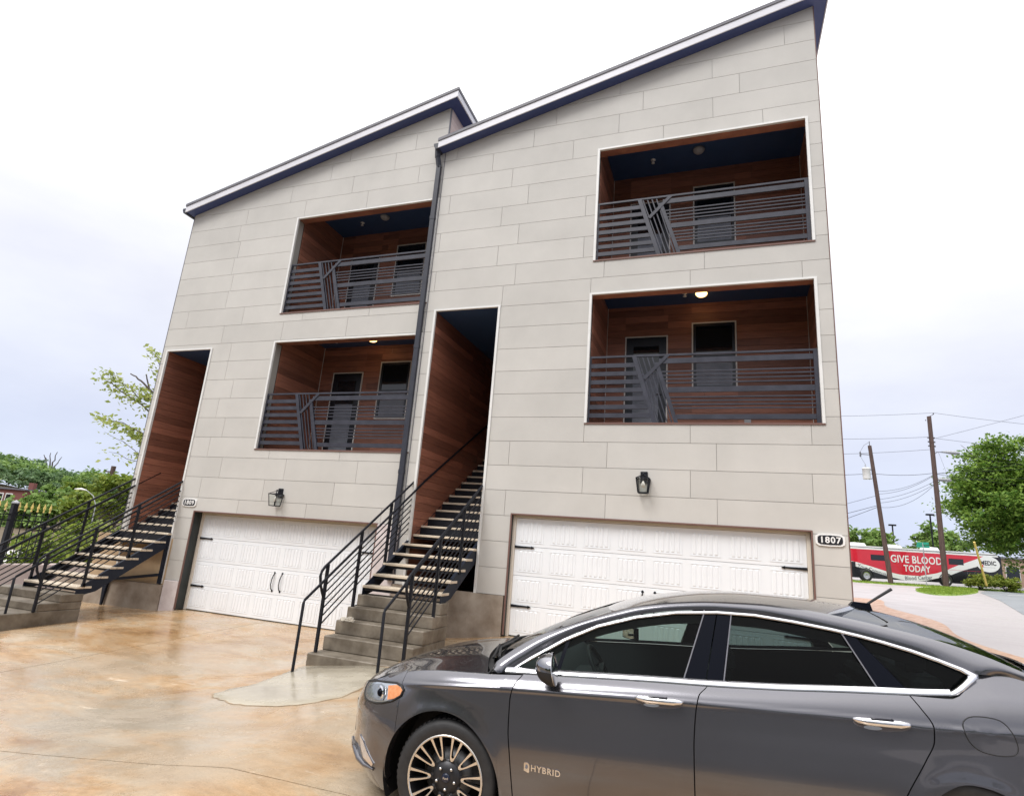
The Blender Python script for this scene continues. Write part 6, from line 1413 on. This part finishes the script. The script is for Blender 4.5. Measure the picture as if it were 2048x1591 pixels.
bbx(MB(), 0, 8.3, 0, 7, -5, 3.7).build('wall', M_redbrick, BH); RF = bbx(MB(), -.3, 8.6, -.3, 7.3, 3.71, 4.0).build('roof', M_drip, BH); bbx(MB(), 7.2, 8.1, 2, 2.9, 4.01, 5.3).build('chimney', M_redbrick, RF)
for u in (1.6, 3.3, 5.0):
    f_ = bbx(MB(), u, u + 1.35, -.08, -.005, 1.2, 3.0).build('window', M_whitep, BH); bbx(MB(), u + .2, u + 1.15, -.13, -.085, 1.35, 2.8).build('pane', M_pane, f_)
# wooded ridge: one uncountable mass
pts_a, pts_b, sz_a, sz_b = [], [], [], []
n = 0
while n < 620:
    a = R(random.uniform(14, 62)); d = 84 + 248 * random.random() ** .75
    if n % 3 == 0: d = random.uniform(215, 320)
    x, y = -2 - d * math.cos(a), -10 + d * math.sin(a); z = far_z(x, y); r = random.uniform(2.8, 5.4) * (.75 + d / 900)
    if d < 150: r *= .8
    dd = abs(math.degrees(a) - math.degrees(math.atan2(74.5, 128)))
    if d < 156 and dd < 4.2: continue
    hh = r * random.uniform(.85, 1.35)
    if d < 110: hh = min(hh, max(1.2, .4 - z - 1.0 + d * .012))
    pp = crown_points((x, y, z + hh), (r, r, r * .85), 15, 40 if d < 160 else 26, shell=.75, clump=.36, low=-.15)
    k_ = random.random() < .55; (pts_a if k_ else pts_b).append(pp); (sz_a if k_ else sz_b).append(np.full(len(pp), .20 + .0016 * d)); n += 1
wa = leaves_mesh('woodland', np.concatenate(pts_a), np.concatenate(sz_a), M_leafmid, up=.9); wa['kind'] = 'stuff'; wa['label'] = 'mid green woodland covering the ridge on the left'
wb = leaves_mesh('woodland', np.concatenate(pts_b), np.concatenate(sz_b), M_leafdark, up=.9); wb['kind'] = 'stuff'; wb['label'] = 'darker woodland patches on the ridge on the left'
# bare treetop on the ridge
BT = thing('bare_tree', 'bare dark branching treetop on the skyline of the ridge', 'tree', (-273, 160, 8)); m_ = MB()
for q in ((-277, 158, 23.6), (-274.6, 159, 24.6), (-272, 160, 25.2), (-270, 161, 23.2), (-276, 158.4, 22.4)): limb(m_, (-273.2, 159.7, 14), q, .42, .12, .05)
m_.build('trunk', M_bark, BT)

# ---- across the street, behind the camera: what the car and glass reflect
for i, (x, y, r) in enumerate(((-26, -44, 5.5), (-13, -48, 6.5), (1, -46, 6), (15, -47, 6.5), (28, -43, 5.5))):
    tree('street_tree', ('dark tree', 'broad tree', 'tall tree', 'dense tree', 'rounded tree')[i] + ' across the street behind the viewer, ' + ('first', 'second', 'third', 'fourth', 'fifth')[i] + ' from the west', (x, y, far_z(x, y)), (x, y, far_z(x, y) + r * 1.05), (r * 1.1, r, r * .9), M_leafdark, 70, 60, .42, .3, 'trees across the street')
